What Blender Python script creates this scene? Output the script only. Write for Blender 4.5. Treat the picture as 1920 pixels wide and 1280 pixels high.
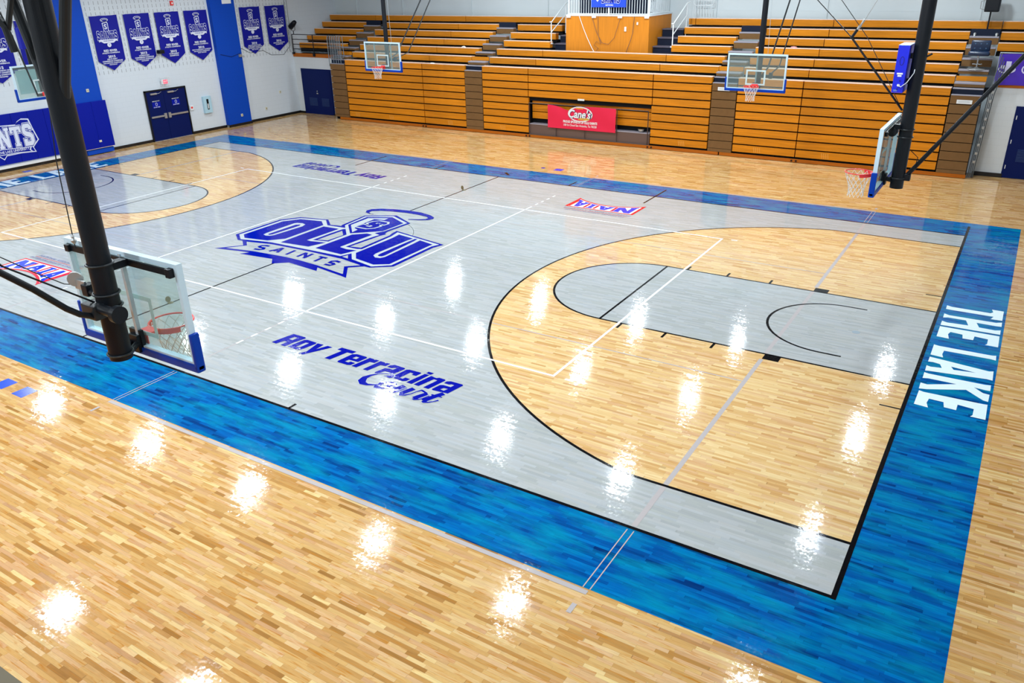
import bpy, bmesh, math, random
from mathutils import Vector, Matrix, geometry
random.seed(7)
for o in list(bpy.data.objects): bpy.data.objects.remove(o, do_unlink=True)
SC = bpy.context.scene
COL = SC.collection
# ---------------------------------------------------------------- camera
cam_d = bpy.data.cameras.new('camera'); cam = bpy.data.objects.new('camera', cam_d); COL.objects.link(cam)
YAW, PITCH, ROLL = 2.13875, .43218, -.02279
fw = Vector((math.cos(YAW)*math.cos(PITCH), math.sin(YAW)*math.cos(PITCH), -math.sin(PITCH)))
rt = fw.cross(Vector((0, 0, 1))).normalized(); up = rt.cross(fw)
r2 = rt*math.cos(ROLL)+up*math.sin(ROLL); u2 = -rt*math.sin(ROLL)+up*math.cos(ROLL)
cam.matrix_world = Matrix(((r2.x, u2.x, -fw.x, 15.089), (r2.y, u2.y, -fw.y, -15.380), (r2.z, u2.z, -fw.z, 6.439), (0, 0, 0, 1)))
cam_d.sensor_width = 36; cam_d.lens = 1505.5/1920*36; cam_d.clip_start = .05; cam_d.clip_end = 200
SC.camera = cam
# ---------------------------------------------------------------- world, exposure
wd = bpy.data.worlds.new('world'); SC.world = wd; wd.use_nodes = True
wd.node_tree.nodes['Background'].inputs[0].default_value = (.8, .9, 1, 1)
wd.node_tree.nodes['Background'].inputs[1].default_value = .15
vs = SC.view_settings; vs.view_transform = 'Standard'; vs.look = 'None'; vs.gamma = 1; vs.exposure = -.06; vs.use_curve_mapping = False
LAMP_W = 215.0          # watts per high bay lamp
LAMP_COL = (.86, .95, 1.0)
LAMP_X = (-12.66, -7.0, -2.2, 2.65, 6.95, 12.5); LAMP_Y = (-14.6, -8.7, -2.9, 3.3, 8.95, 14.1); LAMP_Z = 7.3
LOGO = [('blue',[(-2.219,-1.657),(-1.834,-1.962),(-2.31,-2.5),(-1.22,-2.296),(-1.353,-2.496),(-0.285,-2.381),(-0.03,-2.638),(0.3,-2.379),(1.357,-2.503),(1.194,-2.305),(2.13,-2.475),(2.316,-2.517),(1.855,-1.951),(2.177,-1.672),(2.325,-1.704),(1.509,-1.437),(-0.033,-1.444),(-1.365,-1.462)]),('gray',[(-1.996,-1.703),(-1.726,-1.929),(-2.06,-2.339),(-1.196,-2.185),(-0.087,-2.109),(0.42,-2.125),(1.078,-2.191),(2.018,-2.354),(2.062,-2.35),(1.717,-1.933),(2.04,-1.653),(1.6,-1.549),(0.027,-1.504),(-1.276,-1.545)]),('blue',[(-2.779,-1.397),(-2.795,0.238),(-2.443,0.715),(-1.526,0.91),(-1.098,0.552),(-0.74,0.609),(-0.791,0.688),(-0.866,1.738),(-0.035,2.192),(0.841,1.737),(0.798,0.777),(0.855,0.612),(1.024,0.574),(0.96,0.983),(2.855,0.599),(2.759,0.27),(2.787,-1.131),(2.788,-1.358),(2.325,-1.704),(2.071,-1.688),(1.257,-1.536),(0.007,-1.484),(-1.298,-1.524),(-2.019,-1.683),(-2.342,-1.71)]),('white',[(-2.692,-1.351),(-2.691,0.192),(-2.361,0.648),(-1.553,0.842),(-1.139,0.471),(-0.503,0.518),(-0.694,0.712),(-0.791,1.681),(-0.053,2.086),(0.746,1.715),(0.675,0.778),(0.553,0.528),(0.789,0.461),(0.736,0.164),(1.185,-0.715),(1.151,0.514),(1.069,0.89),(2.737,0.554),(2.652,0.33),(2.685,-1.317),(2.311,-1.619),(1.516,-1.434),(1.195,-1.093),(1.082,-1.395),(1.075,-1.389),(0.021,-1.403),(-1.318,-1.424),(-1.491,-1.452),(-2.317,-1.629)]),('blue',[(0.68,-0.753),(0.736,0.164),(0.794,0.45),(0.878,0.585),(1.024,0.574),(0.96,0.983),(1.069,0.89),(1.158,0.518),(1.199,-0.707),(1.073,-0.757)]),('gray',[(0.771,-0.686),(0.836,0.049),(0.857,0.407),(0.911,0.551),(0.951,0.846),(1.062,0.568),(1.092,-0.63)]),('blue',[(-0.516,-0.74),(-0.514,-0.056),(-0.482,0.394),(-0.435,0.452),(-0.034,0.059),(-0.052,-0.541),(-0.031,-0.646)]),('gray',[(-0.412,-0.659),(-0.4,-0.176),(-0.385,0.264),(-0.086,-0.021),(-0.119,-0.471),(-0.116,-0.581)]),('gray',[(1.169,-1.409),(1.218,-1.249),(1.391,-1.447)]),('blue',[(-2.579,-1.29),(-2.583,0.141),(-2.287,0.562),(-1.577,0.691),(-1.254,0.425),(-1.256,-1.019),(-1.574,-1.364),(-2.318,-1.495)]),('white',[(-2.097,-1.025),(-2.123,-0.885),(-2.137,0.165),(-2.084,0.231),(-1.921,0.28),(-1.763,0.228),(-1.7,0.061),(-1.782,-0.946),(-1.835,-1.03),(-1.956,-1.074)]),('blue',[(-2.007,-0.949),(-1.992,0.077),(-1.883,0.164),(-1.819,0.05),(-1.864,-0.907),(-1.913,-0.982)]),('blue',[(-1.151,0.331),(-0.594,0.359),(-0.639,-0.828),(-0.486,-0.845),(-0.028,-0.742),(-0.198,-1.22),(-1.132,-1.304)]),('blue',[(0.1,0.124),(0.396,0.399),(0.603,0.38),(0.563,-0.816),(0.589,-0.855),(0.839,-0.902),(1.147,-0.851),(1.01,-1.283),(0.055,-1.22)]),('blue',[(1.244,0.743),(1.814,0.636),(1.777,0.443),(1.751,-0.809),(1.796,-0.952),(1.942,-1.055),(2.085,-1.031),(2.139,-0.904),(2.092,0.338),(2.073,0.602),(2.586,0.472),(2.574,0.299),(2.591,-1.274),(2.26,-1.491),(1.573,-1.348),(1.271,-1.012),(1.282,0.395)]),('blue',[(1.894,-0.899),(1.866,-0.774),(1.864,0.52),(1.864,0.626),(1.931,0.681),(1.977,0.47),(2.059,-0.809),(2.038,-0.904),(1.968,-0.93)]),('blue',[(-0.644,0.787),(-0.697,1.642),(-0.021,1.977),(0.667,1.644),(0.637,0.77),(-0.029,0.191)]),('white',[(-0.56,0.811),(-0.585,1.569),(-0.047,1.839),(-0.034,1.642),(-0.357,1.58),(-0.336,1.126),(-0.369,0.795),(-0.247,0.62),(-0.074,0.544),(-0.044,0.295)]),('wstroke',[(0.209,1.451),(0.055,1.51),(-0.062,1.484),(-0.287,1.472),(-0.288,1.257),(-0.178,1.105),(0.032,1.077),(0.077,1.24),(0.161,1.25),(0.287,1.075),(0.266,0.86),(0.13,0.754),(-0.087,0.739),(-0.248,0.79),(-0.265,0.94),(-0.069,0.954)],0.22),('bstroke',[(0.209,1.451),(0.055,1.51),(-0.062,1.484),(-0.287,1.472),(-0.288,1.257),(-0.178,1.105),(0.032,1.077),(0.077,1.24),(0.161,1.25),(0.287,1.075),(0.266,0.86),(0.13,0.754),(-0.087,0.739),(-0.248,0.79),(-0.265,0.94),(-0.069,0.954)],0.13),('blue',[(-0.742,1.984),(-0.873,1.953),(-1.075,2.022),(-1.179,2.177),(-1.151,2.356),(-0.938,2.538),(-0.568,2.678),(-0.045,2.773),(0.426,2.774),(0.858,2.663),(1.087,2.526),(1.149,2.399),(1.091,2.238),(0.843,2.092),(0.541,2.012),(0.513,2.048),(0.787,2.164),(0.964,2.286),(0.968,2.405),(0.824,2.497),(0.489,2.544),(0.024,2.54),(-0.397,2.472),(-0.791,2.365),(-1.003,2.215),(-0.987,2.069),(-0.84,1.971),(-0.711,1.948)]),('bstroke',[(-1.138,-1.695),(-1.256,-1.702),(-1.347,-1.757),(-1.361,-1.835),(-1.276,-1.878),(-1.143,-1.869),(-1.091,-1.954),(-1.151,-2.024),(-1.321,-2.047)],0.085),('bstroke',[(-0.824,-1.995),(-0.692,-1.626)],0.085),('bstroke',[(-0.692,-1.626),(-0.555,-1.973)],0.085),('bstroke',[(-0.745,-1.91),(-0.642,-1.823)],0.085),('bstroke',[(-0.227,-1.976),(-0.263,-1.618)],0.085),('bstroke',[(0.15,-1.962),(0.135,-1.611)],0.085),('bstroke',[(0.134,-1.629),(0.399,-1.932)],0.085),('bstroke',[(0.381,-1.972),(0.35,-1.603)],0.085),('bstroke',[(0.802,-2.014),(0.781,-1.666)],0.085),('bstroke',[(0.646,-1.681),(0.915,-1.687)],0.085),('bstroke',[(1.426,-1.765),(1.275,-1.734),(1.186,-1.805),(1.191,-1.893),(1.339,-1.909),(1.402,-1.947),(1.361,-2.048),(1.182,-2.051)],0.085)]
LAKE = [([(14.455,2.3),(14.552,2.255),(15.245,2.254),(15.288,2.326),(15.257,2.477),(15.466,2.473),(15.467,1.937),(15.266,1.922),(15.308,2.078),(14.548,2.069),(14.459,2.081)],[]),([(14.457,1.808),(14.548,1.752),(15.37,1.77),(15.469,1.837),(15.473,1.6),(15.381,1.587),(15.047,1.589),(15.107,1.367),(15.378,1.356),(15.472,1.409),(15.472,1.174),(15.373,1.171),(14.556,1.157),(14.46,1.148),(14.461,1.385),(14.555,1.336),(14.921,1.373),(14.862,1.621),(14.544,1.616),(14.459,1.569)],[]),([(14.459,1.075),(15.469,1.089),(15.476,0.539),(15.266,0.54),(15.295,0.596),(15.295,0.835),(15.07,0.864),(15.06,0.667),(14.886,0.657),(14.869,0.846),(14.663,0.873),(14.633,0.739),(14.669,0.524),(14.459,0.536)],[]),([(14.464,0.117),(14.551,0.091),(15.407,0.1),(15.472,0.127),(15.479,-0.093),(15.395,-0.071),(14.653,-0.088),(14.642,-0.263),(14.67,-0.403),(14.464,-0.378)],[]),([(14.465,-0.482),(14.534,-0.49),(15.407,-0.619),(15.473,-0.582),(15.482,-0.97),(15.393,-0.958),(14.526,-1.095),(14.465,-1.112),(14.46,-0.878),(14.527,-0.907),(14.701,-0.867),(14.656,-0.721),(14.541,-0.69),(14.463,-0.707)],[[(14.831,-0.734),(15.222,-0.786),(14.882,-0.848)]]),([(14.463,-1.187),(14.539,-1.209),(15.387,-1.199),(15.473,-1.174),(15.476,-1.402),(15.401,-1.405),(15.239,-1.389),(15.381,-1.536),(15.476,-1.549),(15.473,-1.824),(15.401,-1.808),(15.135,-1.546),(14.584,-1.833),(14.465,-1.869),(14.46,-1.629),(14.562,-1.65),(14.981,-1.402),(14.555,-1.402),(14.466,-1.432)],[]),([(14.476,-1.935),(14.547,-1.962),(15.41,-1.943),(15.473,-1.933),(15.48,-2.476),(15.27,-2.474),(15.299,-2.41),(15.3,-2.192),(15.067,-2.159),(15.065,-2.364),(14.89,-2.354),(14.867,-2.179),(14.654,-2.168),(14.637,-2.33),(14.676,-2.489),(14.469,-2.465)],[])]
ROY = [([(3.531,-5.932),(3.623,-5.444),(3.944,-5.445),(3.99,-5.471),(3.94,-5.7),(3.927,-5.731),(3.909,-5.945),(3.782,-5.942),(3.794,-5.777),(3.715,-5.774),(3.662,-5.94)],[[(3.719,-5.662),(3.751,-5.539),(3.834,-5.538),(3.826,-5.67)]]),([(3.962,-5.927),(4.02,-5.543),(4.078,-5.511),(4.329,-5.525),(4.347,-5.573),(4.292,-5.899),(4.231,-5.94)],[[(4.107,-5.862),(4.135,-5.62),(4.211,-5.607),(4.191,-5.843)]]),([(4.366,-5.533),(4.511,-5.524),(4.528,-5.749),(4.617,-5.522),(4.745,-5.527),(4.476,-6.038),(4.367,-6.044),(4.443,-5.904)],[]),([(4.889,-5.545),(4.912,-5.447),(5.279,-5.445),(5.265,-5.549),(5.146,-5.556),(5.071,-5.945),(4.94,-5.946),(5.007,-5.557)],[]),([(5.252,-5.935),(5.244,-5.9),(5.282,-5.568),(5.364,-5.521),(5.599,-5.524),(5.635,-5.558),(5.597,-5.766),(5.387,-5.774),(5.373,-5.862),(5.458,-5.866),(5.473,-5.815),(5.586,-5.825),(5.568,-5.927),(5.51,-5.952),(5.279,-5.952)],[[(5.404,-5.694),(5.414,-5.607),(5.497,-5.609),(5.491,-5.693)]]),([(5.604,-5.945),(5.678,-5.525),(5.782,-5.528),(5.811,-5.547),(5.825,-5.525),(5.907,-5.524),(5.889,-5.645),(5.789,-5.652),(5.721,-5.948)],[]),([(5.875,-5.945),(5.943,-5.53),(6.044,-5.533),(6.079,-5.558),(6.089,-5.531),(6.17,-5.527),(6.153,-5.646),(6.048,-5.654),(5.986,-5.945)],[]),([(6.194,-5.648),(6.207,-5.571),(6.269,-5.52),(6.503,-5.532),(6.536,-5.556),(6.484,-5.812),(6.383,-5.812),(6.353,-5.799),(6.275,-5.806),(6.239,-5.915),(6.162,-5.953),(6.145,-5.918),(6.198,-5.715),(6.28,-5.689),(6.368,-5.695),(6.388,-5.602),(6.328,-5.623),(6.296,-5.654)],[]),([(6.564,-5.878),(6.588,-5.937),(6.798,-5.95),(6.85,-5.908),(6.863,-5.824),(6.753,-5.818),(6.74,-5.879),(6.667,-5.873),(6.708,-5.622),(6.783,-5.629),(6.78,-5.68),(6.876,-5.675),(6.897,-5.552),(6.868,-5.531),(6.631,-5.54),(6.576,-5.567),(6.538,-5.831)],[]),([(6.968,-5.499),(6.976,-5.437),(7.095,-5.439),(7.072,-5.514)],[]),([(6.879,-5.951),(6.966,-5.537),(7.065,-5.53),(6.998,-5.955)],[]),([(7.036,-5.949),(7.113,-5.545),(7.239,-5.566),(7.279,-5.531),(7.401,-5.533),(7.435,-5.562),(7.361,-5.957),(7.249,-5.952),(7.309,-5.627),(7.23,-5.619),(7.15,-5.955)],[]),([(7.469,-5.65),(7.474,-5.576),(7.535,-5.536),(7.775,-5.534),(7.809,-5.562),(7.748,-5.925),(7.447,-5.954),(7.415,-5.926),(7.45,-5.744),(7.5,-5.715),(7.656,-5.712),(7.672,-5.628),(7.606,-5.619),(7.583,-5.651)],[[(7.547,-5.867),(7.572,-5.797),(7.654,-5.789),(7.632,-5.878)]])]
COURT = [([(6.38,-5.953),(6.444,-5.931),(6.502,-5.917),(6.504,-5.973)],[0.02,0.05,0.08,0.05]),([(6.504,-5.973),(6.535,-5.919),(6.516,-5.868),(6.437,-5.846),(6.336,-5.879),(6.243,-5.949),(6.167,-6.055),(6.13,-6.174),(6.158,-6.279),(6.237,-6.354),(6.344,-6.359),(6.45,-6.308),(6.516,-6.254)],[0.04,0.06,0.05,0.03,0.03,0.04,0.07,0.12,0.15,0.12,0.07,0.05,0.04]),([(6.537,-6.277),(6.523,-6.203),(6.611,-6.1),(6.721,-6.068),(6.768,-6.11),(6.749,-6.191),(6.706,-6.302),(6.62,-6.346),(6.537,-6.336),(6.513,-6.279)],[0.1,0.08,0.05,0.04,0.06,0.08,0.05,0.06,0.1,0.1]),([(6.662,-6.206),(6.782,-6.231),(6.888,-6.181)],[0.06,0.04,0.03]),([(6.941,-6.074),(6.901,-6.197),(6.854,-6.317)],[0.12,0.12,0.12]),([(6.854,-6.317),(6.859,-6.352),(6.925,-6.344),(6.969,-6.28),(6.998,-6.181),(7.028,-6.113)],[0.08,0.07,0.05,0.03,0.03,0.02]),([(7.144,-6.07),(7.095,-6.213),(7.055,-6.326)],[0.12,0.12,0.12]),([(7.055,-6.326),(7.091,-6.355),(7.156,-6.332),(7.212,-6.254),(7.254,-6.126),(7.299,-6.046)],[0.08,0.07,0.05,0.03,0.03,0.05]),([(7.293,-6.054),(7.322,-6.06),(7.448,-6.101)],[0.05,0.05,0.04]),([(7.45,-6.104),(7.396,-6.232),(7.355,-6.344)],[0.11,0.12,0.12]),([(7.355,-6.344),(7.383,-6.365),(7.443,-6.338),(7.49,-6.278),(7.528,-6.145)],[0.08,0.06,0.04,0.03,0.03]),([(7.693,-5.961),(7.609,-6.143),(7.545,-6.334)],[0.12,0.12,0.12]),([(7.545,-6.334),(7.58,-6.364),(7.65,-6.335),(7.707,-6.274),(7.757,-6.195)],[0.08,0.06,0.04,0.03,0.05]),([(7.531,-6.094),(7.623,-6.086),(7.743,-6.084)],[0.04,0.04,0.04])]
NAIA_SHAPE = [(-6.006,-6.476),(-6.015,-5.419),(-3.847,-5.425),(-3.808,-6.437),(-3.966,-6.301),(-4.227,-6.166),(-4.68,-6.039),(-5.066,-6.001),(-5.447,-6.08),(-5.648,-6.19)]
SBOX = (-.26, .26, .76, 1.49)
# ---------------------------------------------------------------- materials
def lin(c):
    return tuple((v/12.92 if v <= .04045 else ((v+.055)/1.055)**2.4) for v in [x/255 for x in c])+(1,)
MATS = {}
def mat(name, rgb, rough=.5, metal=0, spec=.5, coat=0, noise=0, nscale=(8, 8, 8), emit=None, vary=0):
    if name in MATS: return MATS[name]
    m = bpy.data.materials.new(name); m.use_nodes = True; nt = m.node_tree; b = nt.nodes['Principled BSDF']
    b.inputs['Base Color'].default_value = lin(rgb); b.inputs['Roughness'].default_value = rough
    b.inputs['Metallic'].default_value = metal; b.inputs['Specular IOR Level'].default_value = spec
    b.inputs['Coat Weight'].default_value = coat; b.inputs['Coat Roughness'].default_value = .12
    if emit:
        b.inputs['Emission Color'].default_value = lin(rgb); b.inputs['Emission Strength'].default_value = emit
    if noise:
        g = nt.nodes.new('ShaderNodeNewGeometry'); v = nt.nodes.new('ShaderNodeVectorMath'); v.operation = 'MULTIPLY'; v.inputs[1].default_value = nscale
        n = nt.nodes.new('ShaderNodeTexNoise'); n.inputs['Scale'].default_value = 1; n.inputs['Detail'].default_value = 4
        r = nt.nodes.new('ShaderNodeMapRange'); r.inputs[1].default_value = .25; r.inputs[2].default_value = .75; r.inputs[3].default_value = 1-noise; r.inputs[4].default_value = 1+noise
        mx = nt.nodes.new('ShaderNodeVectorMath'); mx.operation = 'SCALE'; mx.inputs[0].default_value = lin(rgb)[:3]
        L = nt.links; L.new(g.outputs['Position'], v.inputs[0]); L.new(v.outputs[0], n.inputs['Vector']); L.new(n.outputs[0], r.inputs[0]); L.new(r.outputs[0], mx.inputs['Scale']); L.new(mx.outputs[0], b.inputs['Base Color'])
        if vary:
            oi = nt.nodes.new('ShaderNodeObjectInfo'); r2_ = nt.nodes.new('ShaderNodeMapRange'); r2_.inputs[3].default_value = 1-vary; r2_.inputs[4].default_value = 1+vary*.6
            m2 = nt.nodes.new('ShaderNodeVectorMath'); m2.operation = 'SCALE'; L.new(oi.outputs['Random'], r2_.inputs[0]); L.new(mx.outputs[0], m2.inputs[0]); L.new(r2_.outputs[0], m2.inputs['Scale']); L.new(m2.outputs[0], b.inputs['Base Color'])
    MATS[name] = m; return m

def plank_group():
    g = bpy.data.node_groups.new('strip_planks', 'ShaderNodeTree'); I = g.interface
    for n, t in (('Random', 'NodeSocketFloat'), ('Random2', 'NodeSocketFloat'), ('Grain', 'NodeSocketFloat'), ('Gap', 'NodeSocketFloat'), ('Normal', 'NodeSocketVector')):
        I.new_socket(name=n, in_out='OUTPUT', socket_type=t)
    N = g.nodes; L = g.links; out = N.new('NodeGroupOutput')
    def M(op, a, b=None, c=None):
        n = N.new('ShaderNodeMath'); n.operation = op
        for i, v in enumerate((a, b, c)):
            if v is None: continue
            if isinstance(v, (int, float)): n.inputs[i].default_value = v
            else: L.new(v, n.inputs[i])
        return n.outputs[0]
    geo = N.new('ShaderNodeNewGeometry'); sp = N.new('ShaderNodeSeparateXYZ'); L.new(geo.outputs['Position'], sp.inputs[0])
    x, y = sp.outputs[0], sp.outputs[1]
    yr = M('MULTIPLY', y, 1/.050); row = M('FLOOR', yr)
    wn = N.new('ShaderNodeTexWhiteNoise'); wn.noise_dimensions = '1D'; L.new(row, wn.inputs['W'])
    xo = M('ADD', M('MULTIPLY', x, 1/.40), M('MULTIPLY', wn.outputs['Value'], 37.0))
    nz = N.new('ShaderNodeTexNoise'); nz.noise_dimensions = '2D'; cb = N.new('ShaderNodeCombineXYZ'); L.new(xo, cb.inputs[0]); L.new(M('MULTIPLY', row, 7.3), cb.inputs[1])
    L.new(cb.outputs[0], nz.inputs['Vector']); nz.inputs['Scale'].default_value = .8; nz.inputs['Detail'].default_value = 0
    xx = M('ADD', xo, M('MULTIPLY', nz.outputs[0], 1.6)); cell = M('FLOOR', xx)
    c2 = N.new('ShaderNodeCombineXYZ'); L.new(cell, c2.inputs[0]); L.new(row, c2.inputs[1])
    w2 = N.new('ShaderNodeTexWhiteNoise'); w2.noise_dimensions = '2D'; L.new(c2.outputs[0], w2.inputs['Vector'])
    sc = N.new('ShaderNodeSeparateColor'); L.new(w2.outputs['Color'], sc.inputs[0])
    L.new(w2.outputs['Value'], out.inputs['Random']); L.new(sc.outputs[1], out.inputs['Random2'])
    gx = N.new('ShaderNodeCombineXYZ'); L.new(M('ADD', M('MULTIPLY', x, 3.0), M('MULTIPLY', w2.outputs['Value'], 50.0)), gx.inputs[0]); L.new(M('MULTIPLY', y, 38.0), gx.inputs[1]); L.new(M('MULTIPLY', sc.outputs[2], 30.0), gx.inputs[2])
    gn = N.new('ShaderNodeTexNoise'); L.new(gx.outputs[0], gn.inputs['Vector']); gn.inputs['Scale'].default_value = 1; gn.inputs['Detail'].default_value = 5; gn.inputs['Distortion'].default_value = .6
    L.new(gn.outputs[0], out.inputs['Grain'])
    fy = M('FRACT', yr); fx = M('FRACT', xx)
    gy = M('MAXIMUM', M('LESS_THAN', fy, .035), M('LESS_THAN', fx, .008)); L.new(gy, out.inputs['Gap'])
    # each strip lies at a very slightly different tilt, plus a slow waviness
    wv = N.new('ShaderNodeTexNoise'); L.new(geo.outputs['Position'], wv.inputs['Vector']); wv.inputs['Scale'].default_value = 30.0; wv.inputs['Detail'].default_value = 3
    ws = N.new('ShaderNodeSeparateColor'); L.new(wv.outputs['Color'], ws.inputs[0])
    tx = M('ADD', M('MULTIPLY', M('SUBTRACT', sc.outputs[0], .5), .004), M('MULTIPLY', M('SUBTRACT', ws.outputs[0], .5), .034))
    ty = M('ADD', M('MULTIPLY', M('SUBTRACT', sc.outputs[2], .5), .022), M('MULTIPLY', M('SUBTRACT', ws.outputs[1], .5), .10))
    cn = N.new('ShaderNodeCombineXYZ'); L.new(tx, cn.inputs[0]); L.new(ty, cn.inputs[1]); cn.inputs[2].default_value = 1
    nn = N.new('ShaderNodeVectorMath'); nn.operation = 'NORMALIZE'; L.new(cn.outputs[0], nn.inputs[0]); L.new(nn.outputs[0], out.inputs['Normal'])
    return g
PG = plank_group()
def floor_mat(name, stops, grain=.35, gap=.5, streak=0, rough=.075, tint2=None, spec=.52):
    m = bpy.data.materials.new(name); m.use_nodes = True; nt = m.node_tree; N = nt.nodes; L = nt.links; b = N['Principled BSDF']
    p = N.new('ShaderNodeGroup'); p.node_tree = PG
    cr = N.new('ShaderNodeValToRGB'); cr.color_ramp.elements[0].position = stops[0][0]; cr.color_ramp.elements[0].color = lin(stops[0][1])
    cr.color_ramp.elements[1].position = stops[-1][0]; cr.color_ramp.elements[1].color = lin(stops[-1][1])
    for s in stops[1:-1]:
        e = cr.color_ramp.elements.new(s[0]); e.color = lin(s[1])
    L.new(p.outputs['Random'], cr.inputs[0]); colr = cr.outputs[0]
    def mul(c, fac):
        n = N.new('ShaderNodeVectorMath'); n.operation = 'SCALE'; L.new(c, n.inputs[0]); L.new(fac, n.inputs['Scale']); return n.outputs[0]
    if tint2:
        n2 = N.new('ShaderNodeTexNoise'); g2 = N.new('ShaderNodeNewGeometry'); vm = N.new('ShaderNodeVectorMath'); vm.operation = 'MULTIPLY'; vm.inputs[1].default_value = (1.2, 4, 1)
        L.new(g2.outputs['Position'], vm.inputs[0]); L.new(vm.outputs[0], n2.inputs['Vector']); n2.inputs['Scale'].default_value = 1.1; n2.inputs['Detail'].default_value = 4
        mr = N.new('ShaderNodeMapRange'); mr.inputs[1].default_value = .42; mr.inputs[2].default_value = .68; L.new(n2.outputs[0], mr.inputs[0])
        mx = N.new('ShaderNodeMix'); mx.data_type = 'RGBA'; L.new(mr.outputs[0], mx.inputs['Factor']); L.new(colr, mx.inputs['A']); mx.inputs['B'].default_value = lin(tint2)
        colr = mx.outputs['Result']
    if streak:
        for src, lo, hi, amt, cc in ((p.outputs['Random2'], .6, .9, .5, (214, 172, 136)), (p.outputs['Grain'], .53, .72, streak, (172, 112, 38))):
            q = N.new('ShaderNodeMapRange'); q.inputs[1].default_value = lo; q.inputs[2].default_value = hi; q.inputs[4].default_value = amt; L.new(src, q.inputs[0])
            mx = N.new('ShaderNodeMix'); mx.data_type = 'RGBA'; L.new(q.outputs[0], mx.inputs['Factor']); L.new(colr, mx.inputs['A']); mx.inputs['B'].default_value = lin(cc); colr = mx.outputs['Result']
    mr = N.new('ShaderNodeMapRange'); mr.inputs[1].default_value = .3; mr.inputs[2].default_value = .7; mr.inputs[3].default_value = 1-grain; mr.inputs[4].default_value = 1+grain*.6
    L.new(p.outputs['Grain'], mr.inputs[0]); colr = mul(colr, mr.outputs[0])
    gm = N.new('ShaderNodeMapRange'); gm.inputs[3].default_value = 1; gm.inputs[4].default_value = 1-gap; L.new(p.outputs['Gap'], gm.inputs[0]); colr = mul(colr, gm.outputs[0])
    L.new(colr, b.inputs['Base Color']); b.inputs['Roughness'].default_value = rough; b.inputs['Specular IOR Level'].default_value = spec
    L.new(p.outputs['Normal'], b.inputs['Normal'])
    return m
WOOD = floor_mat('maple strip floor', [(0, (158, 112, 58)), (.06, (182, 134, 74)), (.3, (198, 154, 94)), (.6, (210, 170, 108)), (.85, (214, 178, 126)), (1, (226, 198, 138))], grain=.16, gap=.32, streak=.95)
WOOD2 = floor_mat('pale maple under court varnish', [(0, (196, 150, 94)), (.15, (210, 168, 110)), (.5, (220, 184, 128)), (1, (230, 202, 150))], grain=.09, gap=.25, streak=.5)
GRAY = floor_mat('grey stained strips', [(0, (160, 164, 164)), (.3, (168, 171, 168)), (.5, (167, 172, 176)), (.7, (173, 174, 173)), (1, (175, 179, 182))], grain=.04, gap=.07)
BLUE = floor_mat('blue stained strips', [(0, (0, 44, 104)), (.15, (0, 72, 140)), (.5, (0, 84, 156)), (1, (0, 108, 178))], grain=.22, gap=.2, tint2=(0, 126, 166), spec=.34)
def paint(name, rgb, rough=.08, spec=.35):
    m = floor_mat(name, [(0, rgb), (1, rgb)], grain=.02, gap=0, rough=rough, spec=spec); return m
P_BLACK = paint('black line paint', (10, 10, 14)); P_WHITE = paint('white line paint', (238, 242, 244)); P_LAV = paint('lavender grey line paint', (178, 170, 170))
P_NAVY = paint('royal blue paint', (0, 12, 146)); P_RED = paint('red paint', (214, 16, 44)); P_GRAY = GRAY; P_LBL = paint('pale blue letter paint', (224, 240, 246)); P_LW = paint('logo outline paint', (184, 190, 192))
P_NBLUE = paint('bright blue paint', (18, 52, 205)); P_TXT = paint('small grey violet lettering paint', (130, 130, 170))

def block_mat(name, rgb, slots=False, axis='y', rough=.55):
    m = bpy.data.materials.new(name); m.use_nodes = True; nt = m.node_tree; N = nt.nodes; L = nt.links; b = N['Principled BSDF']
    geo = N.new('ShaderNodeNewGeometry'); sp = N.new('ShaderNodeSeparateXYZ'); L.new(geo.outputs['Position'], sp.inputs[0])
    def M(op, a, c=None):
        n = N.new('ShaderNodeMath'); n.operation = op
        for i, v in enumerate((a, c)):
            if v is None: continue
            if isinstance(v, (int, float)): n.inputs[i].default_value = v
            else: L.new(v, n.inputs[i])
        return n.outputs[0]
    h = sp.outputs[1] if axis == 'y' else sp.outputs[0]; z = sp.outputs[2]
    zr = M('MULTIPLY', z, 5.0); row = M('FLOOR', zr); fz = M('FRACT', zr)
    par = M('MULTIPLY', M('MODULO', row, 2.0), .5)
    fh = M('FRACT', M('ADD', M('ADD', M('MULTIPLY', h, 2.5), par), 100.0))
    joint = M('MAXIMUM', M('LESS_THAN', fz, .05), M('LESS_THAN', fh, .025))
    fac = M('SUBTRACT', 1.0, M('MULTIPLY', joint, .07))
    if slots:
        fs = M('FRACT', M('ADD', M('MULTIPLY', M('SUBTRACT', h, 4.42), 5.0), 100.0))
        fz2 = M('FRACT', M('MULTIPLY', M('SUBTRACT', z, 2.93), 5.0))
        s = M('MULTIPLY', M('LESS_THAN', M('ABSOLUTE', M('SUBTRACT', fs, .4)), .05), M('LESS_THAN', M('ABSOLUTE', M('SUBTRACT', fz2, .5)), .34))
        s = M('MULTIPLY', s, M('GREATER_THAN', z, 2.93))
        s = M('MULTIPLY', s, M('LESS_THAN', h, 15.0))
        fac = M('MULTIPLY', fac, M('SUBTRACT', 1.0, M('MULTIPLY', s, .62)))
    v = N.new('ShaderNodeVectorMath'); v.operation = 'SCALE'; v.inputs[0].default_value = lin(rgb)[:3]; L.new(fac, v.inputs['Scale']); L.new(v.outputs[0], b.inputs['Base Color'])
    b.inputs['Roughness'].default_value = rough; b.inputs['Specular IOR Level'].default_value = .2
    return m
WALLB = block_mat('white painted block', (206, 214, 222), slots=True)
WALLX = block_mat('white painted block plain', (206, 211, 214), axis='x')
PILB = block_mat('blue painted block', (0, 66, 176))
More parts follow.
